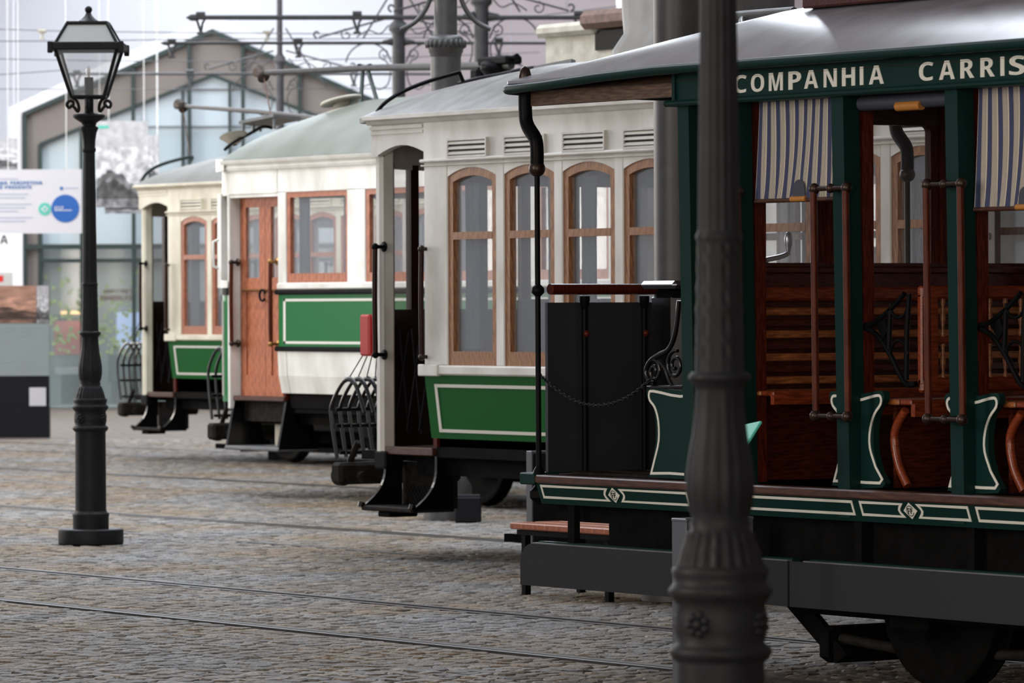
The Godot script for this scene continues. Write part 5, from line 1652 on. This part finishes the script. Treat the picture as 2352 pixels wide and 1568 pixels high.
# ---------------------------------------------------------------- overhead line poles, wires, columns
func overhead() -> void:
	var defs := [[645.0, 64.0, 168.0, 155.0, 1050.0, 0.047, 0.018, "slim grey overhead-line pole with scrolled cross arm behind the cream tram"], [918.0, 57.0, 97.0, 370.0, 1466.0, 0.068, 0.02, "grey overhead-line pole with scrollwork rising behind the square-windowed tram's trolley pole"], [1108.0, 52.0, 38.0, 430.0, 1640.0, 0.07, 0.026, "grey overhead-line pole with scrollwork rising just behind the ringed iron column"]]
	for d in defs:
		var s: float = FPX / d[1]
		var h: float = 704.0 - ROLL * (d[0] - 1176.0)
		var base := pd(d[0], h, d[1])
		var t := thing("overhead_line_pole", d[7], "pole", Vector3(base.x, 0, base.z), HALL_TURN)
		var ya: float = EYE + (h - d[2]) / s
		var r: float = d[5]
		var P: Material = M.pole_grey
		var b := B.new()
		b.lathe([Vector2(0.16, 0), Vector2(0.16, 0.3), Vector2(r * 1.3, 0.4), Vector2(r * 1.15, ya - 0.5), Vector2(r * 1.15, ya + 0.1), Vector2(r * 1.7, ya + 0.14), Vector2(r * 1.7, ya + 0.2), Vector2(r * 0.85, ya + 0.26), Vector2(r * 0.8, 7.5), Vector2(0.001, 7.5)], 20)
		put(b, "mast", P, t)
		var u0: float = (d[3] - d[0]) / s
		var u1: float = (d[4] - d[0]) / s
		b = B.new()
		b.tube([Vector3(u0 + 0.1, ya, 0.0), Vector3(u1 - 0.1, ya - 0.02, 0.0)], d[6], 10)
		for q in [[u0, 1.0], [u1, -1.0]]:
			b.tube([Vector3(q[0] + q[1] * 0.12, ya, 0), Vector3(q[0] + q[1] * 0.05, ya, 0)], d[6] * 1.5, 10, d[6] * 1.3)
			b.tube([Vector3(q[0] + q[1] * 0.05, ya, 0), Vector3(q[0], ya, 0)], d[6] * 1.3, 10, 0.003)
		for q in [-1, 1]: b.tube([Vector3(q * r * 1.1, ya, 0), Vector3(q * r * 2.8, ya, 0)], d[6] * 2.2, 10, d[6] * 1.1)
		put(b, "cross_arm", P, t)
		# hangers, scrolls and stays on both sides
		for sd in [-1.0, 1.0]:
			for f in [0.95, 0.42]:
				var u: float = (u0 if sd < 0 else u1) * f
				var hb := B.new()
				hb.tube([Vector3(u - 0.05, ya + 0.03, 0), Vector3(u + 0.05, ya + 0.03, 0)], d[6] * 1.3, 8)
				hb.tube([Vector3(u - 0.05, ya, 0), Vector3(u, ya - 0.16, 0)], 0.016, 6)
				hb.tube([Vector3(u + 0.06, ya, 0), Vector3(u + 0.02, ya - 0.06, 0), Vector3(u + 0.005, ya - 0.16, 0)], 0.014, 6)
				hb.box(Vector3(u, ya - 0.17, 0), Vector3(0.08, 0.025, 0.03))
				put(hb, "hanger", P, t)
			var sb := B.new()
			sb.tube(to3(arc(Vector2(sd * 0.36, ya - 0.28), 0.27, 0.15, PI - 0.15, 18)), 0.009, 6)
			sb.tube(to3(spiral(Vector2(sd * 0.17, ya - 0.14), 0.07, 0.02, -PI / 2, -PI / 2 + sd * 7.5, 22)), 0.008, 6)
			sb.tube(to3(smooth_path([Vector2(sd * 0.17, ya - 0.2), Vector2(sd * 0.1, ya - 0.32), Vector2(sd * 0.13, ya - 0.5), Vector2(sd * 0.24, ya - 0.56), Vector2(sd * 0.33, ya - 0.5), Vector2(sd * 0.45, ya - 0.54)], 4)), 0.008, 6)
			sb.tube(to3(spiral(Vector2(sd * 0.62, ya + 0.09), 0.07, 0.02, PI / 2, PI / 2 - sd * 7.0, 22)), 0.008, 6)
			sb.tube(to3(smooth_path([Vector2(sd * 0.12, ya + 0.2), Vector2(sd * 0.22, ya + 0.1), Vector2(sd * 0.36, ya + 0.14), Vector2(sd * 0.5, ya + 0.06)], 4)), 0.008, 6)
			put(sb, "scrollwork", P, t)
			var st := B.new()
			st.tube([Vector3(sd * 0.08, ya + 0.6, 0), Vector3(sd * 0.42, ya + 0.05, 0)], 0.011, 6)
			st.tube([Vector3(sd * 0.08, ya + 0.3, 0), Vector3(sd * 0.95, ya + 0.06, 0)], 0.012, 6)
			st.tube(to3(spiral(Vector2(sd * 0.97, ya + 0.1), 0.045, 0.02, -PI / 2, -PI / 2 + sd * 4.5, 12)), 0.011, 6)
			put(st, "stay", P, t)
	# thin wires
	var wl := [[-120, 64, 430, 75, 61.0], [430, 75, 1240, 78, 61.0], [-120, 95, 500, 89, 58.0], [500, 89, 1000, 86, 58.0], [-120, 133, 560, 142, 63.0], [560, 142, 1240, 120, 63.0], [-120, 176, 160, 160, 62.0], [-120, 204, 900, 203, 66.0], [900, 72, 1500, 5, 56.0]]
	for i in wl.size():
		var q = wl[i]
		var w := rod("overhead_wire", [pd(q[0], q[1], q[4]), pd((q[0] + q[2]) * 0.5, (q[1] + q[3]) * 0.5 + 2.0, q[4]), pd(q[2], q[3], q[4])], 0.0065, M.wire, self, 5)
		tag(w, "thin dark overhead wire strung high across the hall", "wire", "overhead trolley wires")
	for q in [[97.0, 78.0, 60.0, "above the left-hand sign"], [613.0, 80.0, 60.0, "beside the slim grey pole"]]:
		var c := pd(q[0], q[1], q[2])
		var ins := thing("wire_insulator", "small yellowish insulator on the overhead wires " + q[3], "insulator", c, HALL_TURN)
		var b := B.new()
		b.box(Vector3(0, 0.035, 0), Vector3(0.11, 0.045, 0.05), 0.012)
		put(b, "cap", M.weathered, ins)
		b = B.new()
		b.lathe([Vector2(0.045, -0.07), Vector2(0.03, -0.055), Vector2(0.014, -0.03), Vector2(0.02, 0.01)], 12)
		put(b, "foot", M.weathered, ins)
	# iron columns of the hall
	for q in [[1025.0, 19.2, 0.112, 0.085, "grey iron hall column with a beaded ring, rising behind the white arched-window tram"], [1556.0, 14.9, 0.125, 0.095, "plain grey iron hall column between the green open tram and the white arched-window tram"]]:
		var c := pz(q[0], 400, q[1])
		var t := thing("iron_column", q[4], "column", Vector3(c.x, 0, c.z))
		var r: float = q[2]
		var b := B.new()
		b.lathe([Vector2(r * 1.6, 0), Vector2(r * 1.6, 0.25), Vector2(r * 1.2, 0.32), Vector2(r, 0.38), Vector2(r, 3.38)], 28)
		put(b, "lower_shaft", M.iron_grey, t)
		b = B.new()
		b.lathe([Vector2(r, 3.38), Vector2(r * 1.06, 3.39), Vector2(r * 1.06, 3.405), Vector2(r * 1.14, 3.415), Vector2(r * 1.14, 3.43), Vector2(r * 1.22, 3.445), Vector2(r * 1.25, 3.5), Vector2(r * 1.05, 3.53), Vector2(r * 0.8, 3.54)], 28)
		for k in 22:
			var a := TAU * k / 22.0
			b.ball(Vector3(cos(a) * r * 1.25, 3.475, sin(a) * r * 1.25), 0.021, 8, Vector3(0.8, 1.5, 0.8))
		put(b, "beaded_ring", M.iron_grey, t)
		b = B.new()
		b.lathe([Vector2(q[3], 3.54), Vector2(q[3], CEIL - 0.35), Vector2(q[3] * 2.0, CEIL - 0.02)], 28)
		put(b, "upper_shaft", M.iron_grey, t)
		for sd in [-1.0, 1.0]:
			var ex: Vector3 = Vector3(sin(YAW), 0, -cos(YAW)) * sd
			rod("curved_brace", smooth_path([ex * 0.33 + Vector3(0, 3.58, 0), ex * 0.22 + Vector3(0, 3.64, 0), ex * 0.13 + Vector3(0, 3.76, 0), ex * 0.08 + Vector3(0, 3.95, 0)], 4), 0.018, M.iron_grey, t)

# ---------------------------------------------------------------- glass pavilion at the end of the hall
func pavilion() -> void:
	var Z := 75.0
	var s := FPX / Z
	var h := 704.0 - ROLL * (490.0 - 1176.0)
	var base := pd(490, h, Z)
	var t := thing("glass_pavilion", "gabled glass pavilion with dark-green frame and taupe border at the hall's end", "building", Vector3(base.x, 0, base.z), HALL_TURN)
	var U := func(px: float) -> float: return (px - 490.0) / s
	var Y := func(py: float) -> float: return EYE + (h - py) / s
	var G: Material = M.frame_green
	var ow := 2.95
	var oe: float = Y.call(262.0)
	var oa: float = Y.call(72.0)
	var iw := 2.71
	var ie: float = Y.call(330.0)
	var ia: float = Y.call(173.0)
	var line := func(called: String, a: Vector2, c: Vector2, w: float, z: float) -> void:
		var b := B.new()
		var d := (c - a).normalized()
		var n := Vector2(-d.y, d.x) * w * 0.5
		b.prism([a + n, c + n, c - n, a - n], 0.08, Transform3D(Basis(), Vector3(0, 0, z)))
		put(b, called, G, t)
	for q in [-1.0, 1.0]:
		line.call("outer_post", Vector2(q * ow, 0), Vector2(q * ow, oe), 0.07, 0.0)
		line.call("outer_rafter", Vector2(q * (ow + 0.02), oe), Vector2(0, oa), 0.07, 0.0)
		line.call("inner_post", Vector2(q * iw, 0), Vector2(q * iw, ie), 0.06, -0.05)
		line.call("inner_rafter", Vector2(q * iw, ie), Vector2(0, ia), 0.05, -0.05)
		var b := B.new()
		b.prism([Vector2(q * iw, 0), Vector2(q * ow, 0), Vector2(q * ow, oe), Vector2(q * iw, oe)], 0.05, Transform3D(Basis(), Vector3(0, 0, -0.1)))
		put(b, "border_jamb", M.taupe, t)
		b = B.new()
		b.prism([Vector2(q * iw, ie), Vector2(q * iw, oe), Vector2(q * ow, oe), Vector2(0, oa), Vector2(0, ia)], 0.05, Transform3D(Basis(), Vector3(0, 0, -0.1)))
		put(b, "border_slope", M.taupe, t)
		b = B.new()
		b.prism([Vector2(q * (ow + 0.04), oe), Vector2(q * (ow + 0.24), oe + 0.12), Vector2(0, oa + 0.27), Vector2(0, oa + 0.04)], 0.3, Transform3D(Basis(), Vector3(0, 0, -0.2)))
		put(b, "verge", M.wall_white, t)
		b = B.new()
		b.prism([Vector2(q * (ow + 0.04), 0), Vector2(q * (ow + 0.24), 0), Vector2(q * (ow + 0.24), oe + 0.12), Vector2(q * (ow + 0.04), oe + 0.02)], 0.3, Transform3D(Basis(), Vector3(0, 0, -0.2)))
		put(b, "side_pier", M.wall_white, t)
		b = B.new()
		b.hexa([Vector3(q * 3.1, oe + 0.05, -0.2), Vector3(0, oa + 0.15, -0.2), Vector3(0, oa + 0.15, -8), Vector3(q * 3.1, oe + 0.05, -8), Vector3(q * 3.1, oe + 0.12, -0.2), Vector3(0, oa + 0.22, -0.2), Vector3(0, oa + 0.22, -8), Vector3(q * 3.1, oe + 0.12, -8)])
		put(b, "roof_slope", M.wall_white, t)
		zbox("side_wall", q * 3.0, q * 3.1, 0, oe, -8, -0.2, M.wall_white, t)
	var roofy := func(u: float, w: float, e: float, a: float) -> float: return lerpf(a, e, absf(u) / w)
	for px in [437.0, 560.0, 308.0, 690.0, 810.0]:
		var u: float = U.call(px)
		line.call("mullion", Vector2(u, 0), Vector2(u, roofy.call(u, ow, oe, oa)), 0.055, 0.0)
	for px in [421.0, 529.0]:
		var u: float = U.call(px)
		line.call("mullion", Vector2(u, 0), Vector2(u, roofy.call(u, iw, ie, ia)), 0.04, -0.06)
	var y1: float = Y.call(565.0)
	var y2: float = Y.call(597.0)
	line.call("transom", Vector2(-ow, y1), Vector2(ow, y1), 0.075, 0.01)
	line.call("transom", Vector2(-iw, y2), Vector2(iw, y2), 0.06, -0.01)
	var ed := [-iw, U.call(188.0), U.call(308.0), U.call(437.0), U.call(560.0), U.call(690.0), U.call(810.0), iw]
	line.call("mullion", Vector2(ed[1], 0), Vector2(ed[1], roofy.call(ed[1], iw, ie, ia)), 0.05, -0.02)
	for i in ed.size() - 1:
		var a: float = ed[i]; var c: float = ed[i + 1]
		var poly := [Vector2(a, y1), Vector2(c, y1), Vector2(c, roofy.call(c, iw, ie, ia))]
		if a < 0.0 and c > 0.0: poly.append(Vector2(0, ia))
		poly.append(Vector2(a, roofy.call(a, iw, ie, ia)))
		var b := B.new()
		b.prism(poly, 0.012, Transform3D(Basis(), Vector3(0, 0, -0.14)))
		put(b, "upper_pane", M.pavilion_glass, t)
		zbox("lower_pane", a, c, 0.0, y2, -0.146, -0.134, M.shop_glass, t)
		zbox("fanlight_pane", a, c, y2, y1, -0.146, -0.134, M.shop_glass, t)
	for py in [205.0, 290.0]: line.call("glazing_bar", Vector2(-iw * 0.98 if py > 280.0 else -0.9, Y.call(py)), Vector2(iw * 0.9 if py > 280.0 else 0.9, Y.call(py)), 0.012, -0.12)
	# what shows through the lower panes
	zbox("inner_floor", -2.9, 2.9, 0.0, 0.03, -7.9, -0.2, M.pale_teal, t)
	zbox("inner_wall", -2.9, 2.9, 0.03, oe - 0.2, -2.2, -2.1, M.pale_teal, t)
	zbox("red_mural", U.call(95.0), U.call(186.0), Y.call(816.0), Y.call(728.0), -2.1, -2.07, M.red_print, t)
	zbox("mural_head", U.call(95.0), U.call(186.0), Y.call(735.0), Y.call(722.0), -2.1, -2.05, M.frame_green, t)
	zbox("light_strip", U.call(112.0), U.call(184.0), Y.call(720.0), Y.call(713.0), -2.02, -1.98, glow("light_strip", Color(1.0, 0.75, 0.4), 1.6), t)
	var om := OmniLight3D.new()
	om.name = "strip_light"
	t.add_child(om)
	om.position = Vector3(U.call(148.0), Y.call(716.0), -1.7)
	om.light_color = Color(1.0, 0.78, 0.5); om.light_energy = 0.08; om.light_size = 0.1; om.omni_range = 120.0; om.omni_attenuation = 2.0; om.shadow_enabled = true
	zbox("lit_screen", U.call(243.0), U.call(322.0), Y.call(800.0), Y.call(716.0), -2.05, -2.0, glow("screen_glow", Color(0.62, 0.76, 1.0), 0.75), t)
	zbox("screen_picture", U.call(276.0), U.call(300.0), Y.call(765.0), Y.call(752.0), -2.0, -1.995, glow("screen_blue", Color(0.2, 0.5, 0.85), 0.4), t)
	var dk := U.call(112.0) as float
	zbox("door_opening", dk, U.call(158.0), 0.03, Y.call(862.0), -2.1, -2.06, M.ink_black, t)
	zbox("door_frame", U.call(158.0), U.call(170.0), 0.03, Y.call(845.0), -2.1, -2.02, M.sign_white, t)
	zbox("door_frame", dk - 0.1, U.call(170.0), Y.call(862.0), Y.call(845.0), -2.1, -2.02, M.sign_white, t)
	zbox("dark_cabinet", U.call(232.0), U.call(330.0), Y.call(880.0), Y.call(815.0), -1.6, -1.3, M.frame_green, t)
	for px in [240.0, 258.0, 278.0, 300.0, 320.0]: zbox("cabinet_leg", U.call(px), U.call(px + 7.0), 0.03, Y.call(880.0), -1.6, -1.5, M.sill_wood, t)
	zbox("cabinet_back", U.call(232.0), U.call(330.0), 0.1, Y.call(880.0), -1.95, -1.9, M.taupe, t)
	var stk := B.new()
	var r := RandomNumberGenerator.new()
	r.seed = 4
	for i in 230:
		var px := r.randf_range(98, 322)
		var py: float = lerpf(606, 815, pow(r.randf(), 0.55 if px > 190 else 0.8))
		if py < 690 and r.randf() < 0.5: continue
		var z := r.randf_range(0.018, 0.032)
		stk.box(Vector3(U.call(px), Y.call(py), -0.13), Vector3(z * 2, z * 2, 0.003))
	tag(put(stk, "leaf_stickers", M.leaf_sticker, t), "small green square stickers scattered over the lower glass", "", "", "stuff")
	for q in [["O QUE É PARA", 236.0, 304.0, 673.0, 661.0], ["SI A LIBERDADE", 228.0, 304.0, 688.0, 677.0]]:
		var n := Node3D.new()
		n.name = "glass_lettering"
		t.add_child(n, true)
		n.position = Vector3(U.call((q[1] + q[2]) * 0.5), 0, -0.12)
		n.rotation.y = PI
		var w: float = (q[2] - q[1]) / s * 0.5
		letter("words", q[0], -w, w, Y.call(q[3]), Y.call(q[4]), 0.0, M.ink_brown, n)

# ---------------------------------------------------------------- hanging prints, sign, information boards
func print_tex(sd: int, sepia: bool) -> ImageTexture:   # a generic old photograph: pale sky, pale foliage, dark ground masses
	var f := FastNoiseLite.new()
	f.seed = sd; f.frequency = 0.03; f.fractal_octaves = 4
	var im := Image.create(128, 192, false, Image.FORMAT_RGB8)
	for y in 192:
		for x in 128:
			var n := f.get_noise_2d(x, y)
			var v := y / 192.0
			var g := 0.74 + 0.12 * n
			if v > 0.3: g = 0.78 + 0.3 * n
			var edge := 0.66 + 0.08 * sin(x * 0.045 + sd) + 0.05 * n
			if v > edge: g = 0.42 + 0.28 * n
			if v > edge + 0.1: g = 0.28 + 0.2 * n
			if v > 0.9: g = 0.5 + 0.3 * n
			if sepia: im.set_pixel(x, y, Color(g * 0.95, g * 0.72, g * 0.62))
			else: im.set_pixel(x, y, Color(g, g, g * 1.02))
	return ImageTexture.create_from_image(im)
func frame_at(px: float, Z: float) -> Array:
	var h := 704.0 - ROLL * (px - 1176.0)
	var b := pd(px, h, Z)
	return [Vector3(b.x, 0, b.z), FPX / Z, h]
func hung(called: String, label: String, cat: String, p0: float, p1: float, q0: float, q1: float, Z: float, m: Material, group := "") -> Node3D:
	var c := frame_at((p0 + p1) * 0.5, Z)
	var s: float = c[1]
	var y0: float = EYE + (c[2] - q1) / s
	var y1: float = EYE + (c[2] - q0) / s
	var t := thing(called, label, cat, c[0] + Vector3(0, y0, 0), HALL_TURN, group)
	var w: float = (p1 - p0) / s * 0.5
	var b := B.new()
	b.sheet([[Vector3(-w, y1 - y0, 0.008), Vector3(w, y1 - y0, 0.008)], [Vector3(-w, 0, 0.008), Vector3(w, 0, 0.008)]], Vector3(0, 0, 1))
	put(b, "print", m, t)
	zbox("board", -w, w, 0, y1 - y0, -0.008, 0.006, M.sign_white, t)
	for q in [-0.85, 0.85]: rod("hanging_cord", [Vector3(w * q, y1 - y0, 0), Vector3(w * q, CEIL - y0, 0)], 0.006, M.string, t, 5)
	return t
func picture(sd: int, sepia := false) -> StandardMaterial3D:
	var m := mat("print_%d" % sd, Color(1, 1, 1), 0.6)
	m.albedo_texture = print_tex(sd, sepia)
	return m
func displays() -> void:
	var p := hung("hanging_print", "large black-and-white photograph print hanging left of the cream tram's roof", "poster", 222, 342, 278, 476, 62.0, picture(3))
	zbox("corner_mark", -0.31, -0.17, 1.02, 1.06, 0.009, 0.012, M.teal, p)
	hung("hanging_print", "narrow grey print hanging just behind the large black-and-white photograph", "poster", 330, 367, 310, 440, 66.0, picture(8))
	hung("hanging_print", "dark print whose lower edge shows beneath the large black-and-white photograph", "poster", 242, 372, 400, 490, 68.0, picture(5))
	hung("hanging_print", "small dark print hanging above the white sign at the picture wall", "poster", -60, 42, 318, 390, 66.0, picture(9))
	# white sign with blue heading
	var c := frame_at(94, 60.0)
	var s: float = c[1]
	var h: float = c[2]
	var y0: float = EYE + (h - 536.0) / s
	var t := thing("hanging_sign", "white hanging sign with blue heading and blue and teal discs", "sign", c[0] + Vector3(0, y0, 0), HALL_TURN)
	var U := func(px: float) -> float: return (px - 94.0) / s
	var Y := func(py: float) -> float: return EYE + (h - py) / s - y0
	zbox("board", U.call(-170.0), U.call(189.0), 0.0, Y.call(389.0), -0.012, 0.0, M.sign_white, t)
	for q in [["UMA", -14.0, 19.0, 424.0, 416.0], ["PERSPETIVA", 25.0, 99.0, 424.0, 416.0], ["DE", -10.0, 7.5, 433.5, 426.0], ["PRESENTE", 13.0, 74.0, 433.5, 426.0]]:
		letter("heading", q[0], U.call(q[1]), U.call(q[2]), Y.call(q[3]), Y.call(q[4]), 0.002, M.ink_blue, t)
	for q in [[-40, 43, 411], [-40, 66, 446], [-40, 59, 454], [-40, 74, 469], [-40, 60, 477], [-40, 43, 485], [-40, 75, 500], [-40, 60, 508], [150, 182, 432.5]]:
		zbox("text_line", U.call(q[0]), U.call(q[1]), Y.call(q[2] + 1.3), Y.call(q[2] - 1.3), 0.0, 0.002, M.ink_pale, t)
	for q in [["blue_disc", 151.0, 479.0, 32.0, M.sign_blue, 0.003], ["teal_disc", 104.0, 480.0, 14.5, M.teal, 0.003], ["teal_dot", 142.5, 432.5, 4.0, M.ink_blue, 0.003]]:
		var b := B.new()
		b.prism(arc(Vector2(U.call(q[1]), Y.call(q[2])), q[3] / s, 0, TAU * 47.0 / 48.0, 47), 0.005, Transform3D(Basis(), Vector3(0, 0, q[5])))
		put(b, q[0], q[4], t)
	var eye := B.new()
	eye.prism([Vector2(U.call(95.0), Y.call(480.0)), Vector2(U.call(104.0), Y.call(472.0)), Vector2(U.call(113.0), Y.call(480.0)), Vector2(U.call(104.0), Y.call(488.0))], 0.004, Transform3D(Basis(), Vector3(0, 0, 0.006)))
	put(eye, "disc_mark", M.sign_white, t)
	var pup := B.new()
	pup.prism(arc(Vector2(U.call(104.0), Y.call(480.0)), 3.6 / s, 0, TAU * 15.0 / 16.0, 15), 0.004, Transform3D(Basis(), Vector3(0, 0, 0.008)))
	put(pup, "disc_pupil", M.teal, t)
	letter("disc_lettering", "STCP", U.call(126.0), U.call(147.0), Y.call(481.0), Y.call(474.0), 0.007, M.sign_white, t)
	zbox("text_line", U.call(126.0), U.call(166.0), Y.call(484.0), Y.call(482.0), 0.005, 0.007, M.sign_white, t)
	for px in [-60.0, 20.0, 44.0, 154.0]: rod("hanging_cord", [Vector3(U.call(px), Y.call(389.0), -0.006), Vector3(U.call(px), CEIL - y0, -0.006)], 0.006, M.string, t, 5)
	# floor-standing information board
	var kb := pg(56, 1005)
	c = frame_at(0.0, 57.65)
	s = c[1]
	h = c[2]
	t = thing("information_board", "free-standing information board with photo strip, text panel and dark foot", "information board", Vector3(c[0].x, 0, c[0].z), HALL_TURN)
	U = func(px: float) -> float: return px / s
	Y = func(py: float) -> float: return maxf(0.0, EYE + (h - py) / s)
	zbox("foot_panel", U.call(-112.0), U.call(112.0), 0.0, Y.call(863.0), -0.06, 0.02, M.panel_dark, t)
	zbox("plinth", U.call(-113.0), U.call(113.0), 0.0, Y.call(934.0), -0.1, 0.04, M.panel_dark, t)
	zbox("text_panel", U.call(-112.0), U.call(112.0), Y.call(863.0), Y.call(743.0), -0.06, 0.02, M.pale_teal, t)
	var b2 := B.new()
	b2.sheet([[Vector3(U.call(-112.0), Y.call(656.0), 0.021), Vector3(U.call(84.0), Y.call(656.0), 0.021)], [Vector3(U.call(-112.0), Y.call(742.0), 0.021), Vector3(U.call(84.0), Y.call(742.0), 0.021)]], Vector3(0, 0, 1))
	zbox("photo_backing", U.call(-112.0), U.call(112.0), Y.call(743.0), Y.call(656.0), -0.06, 0.02, M.panel_grey, t)
	put(b2, "sepia_photo", picture(14, true), t)
	b2 = B.new()
	b2.sheet([[Vector3(U.call(85.0), Y.call(656.0), 0.021), Vector3(U.call(112.0), Y.call(656.0), 0.021)], [Vector3(U.call(85.0), Y.call(742.0), 0.021), Vector3(U.call(112.0), Y.call(742.0), 0.021)]], Vector3(0, 0, 1))
	put(b2, "blue_grey_photo", picture(17), t)
	for q in [[-60, 28, 752], [-60, 28, 760], [-60, 28, 780], [40, 80, 752], [40, 80, 760], [40, 80, 770], [-60, 28, 830], [40, 80, 830], [40, 80, 838], [40, 80, 846]]:
		zbox("text_line", U.call(q[0]), U.call(q[1]), Y.call(q[2] + 1.5), Y.call(q[2] - 1.5), 0.02, 0.022, M.ink_grey, t)
	zbox("white_card", U.call(67.0), U.call(105.0), Y.call(932.0), Y.call(890.0), 0.02, 0.03, M.sign_white, t)
	# white partition behind it
	c = frame_at(0.0, 72.0)
	s = c[1]
	h = c[2]
	t = thing("white_partition", "white partition wall left of the pavilion with black letter and red tag", "partition", Vector3(c[0].x, 0, c[0].z), HALL_TURN)
	U = func(px: float) -> float: return px / s
	Y = func(py: float) -> float: return maxf(0.0, EYE + (h - py) / s)
	zbox("panel", U.call(-220.0), U.call(52.0), 0.0, Y.call(500.0), -0.1, 0.0, M.wall_white, t)
	letter("black_letter", "A", U.call(1.0), U.call(19.0), Y.call(560.0), Y.call(540.0), 0.002, M.ink_black, t)
	zbox("grey_label", U.call(-60.0), U.call(29.0), Y.call(690.0), Y.call(626.0), 0.0, 0.004, M.opal, t)
	zbox("red_tag", U.call(-6.0), U.call(8.0), Y.call(647.0), Y.call(633.0), 0.004, 0.008, M.red, t)

func small_things() -> void:
	# low museum bench behind the open tram's platform
	var t := thing("bench", "low bench with reddish wooden top and black frame behind the open tram's platform", "bench", Vector3(-21.45, 0, -14.6))
	for k in 3: zbox("plank", 0.0, 1.75, 0.355, 0.39, 0.14 - k * 0.16, -0.005 - k * 0.16, M.oak_red, t, 0.006)
	zbox("frame", 0.04, 1.72, 0.325, 0.352, -0.32, 0.12, M.black, t)
	for x in [0.07, 0.85, 1.68]:
		for z in [0.08, -0.28]: zbox("leg", x - 0.018, x + 0.018, 0.0, 0.33, z - 0.018, z + 0.018, M.black, t)
	# grey pedestals
	t = thing("information_pedestal", "plain grey box pedestal beside the open tram's footboard, half behind the lamp post", "pedestal", pz(1576, 1300, 11.35) * Vector3(1, 0, 1))
	zbox("body", -0.1, 0.0, 0.0, 0.69, -0.34, 0.0, M.panel_grey, t, 0.004)
	zbox("cap", -0.102, 0.002, 0.685, 0.7, -0.342, 0.002, M.panel_grey, t, 0.004)
	t = thing("information_pedestal", "tall thin grey pedestal panel standing behind the low wooden bench", "pedestal", pg(1216, 1340) * Vector3(1, 0, 1))
	zbox("body", -0.03, 0.025, 0.0, 0.745, -0.3, 0.0, M.panel_grey, t, 0.004)
	zbox("face", 0.025, 0.03, 0.02, 0.73, -0.29, -0.01, M.panel_dark, t)
	# glass caption plate on a slim stand, showing beside the lamp post
	var c := pz(1722, 1000, 11.3)
	t = thing("caption_stand", "small tilted teal-edged glass caption plate beside the lamp post", "caption stand", Vector3(c.x, 0, c.z))
	rod("stem", [Vector3(-0.06, 0.02, 0), Vector3(-0.06, 1.0, 0)], 0.012, M.iron, t)
	var q := B.new()
	q.lathe([Vector2(0.001, 0.0), Vector2(0.11, 0.0), Vector2(0.11, 0.015), Vector2(0.001, 0.02)], 20, Vector3(-0.06, 0, 0))
	put(q, "foot", M.iron, t)
	q = B.new()
	q.box(Vector3(-0.06, 1.03, 0), Vector3(0.2, 0.012, 0.15), 0.003, Basis(Vector3(1, 0, 0), 0.9) * Basis(Vector3(0, 0, 1), 0.2))
	put(q, "plate", M.teal, t)
	# grey stone-coloured blocks on the paving between the tracks
	for d in [[1075.0, 1200.0, 0.19, 0.185, "dark grey block on the cobbles behind the white arched-window tram's step"], [640.0, 1056.0, 0.22, 0.13, "dark grey block on the cobbles behind the square-windowed tram's step"]]:
		var p := pg(d[0], d[1])
		t = thing("ballast_block", d[4], "block", Vector3(p.x, 0, p.z), HALL_TURN)
		q = B.new()
		q.box(Vector3(0, d[3] * 0.5, -d[2] * 0.5), Vector3(d[2], d[3], d[2]), 0.01)
		put(q, "body", M.panel_dark, t)
		zbox("lid", -d[2] * 0.45, d[2] * 0.45, d[3], d[3] + 0.012, -d[2] * 0.95, -d[2] * 0.05, M.step_grey, t)
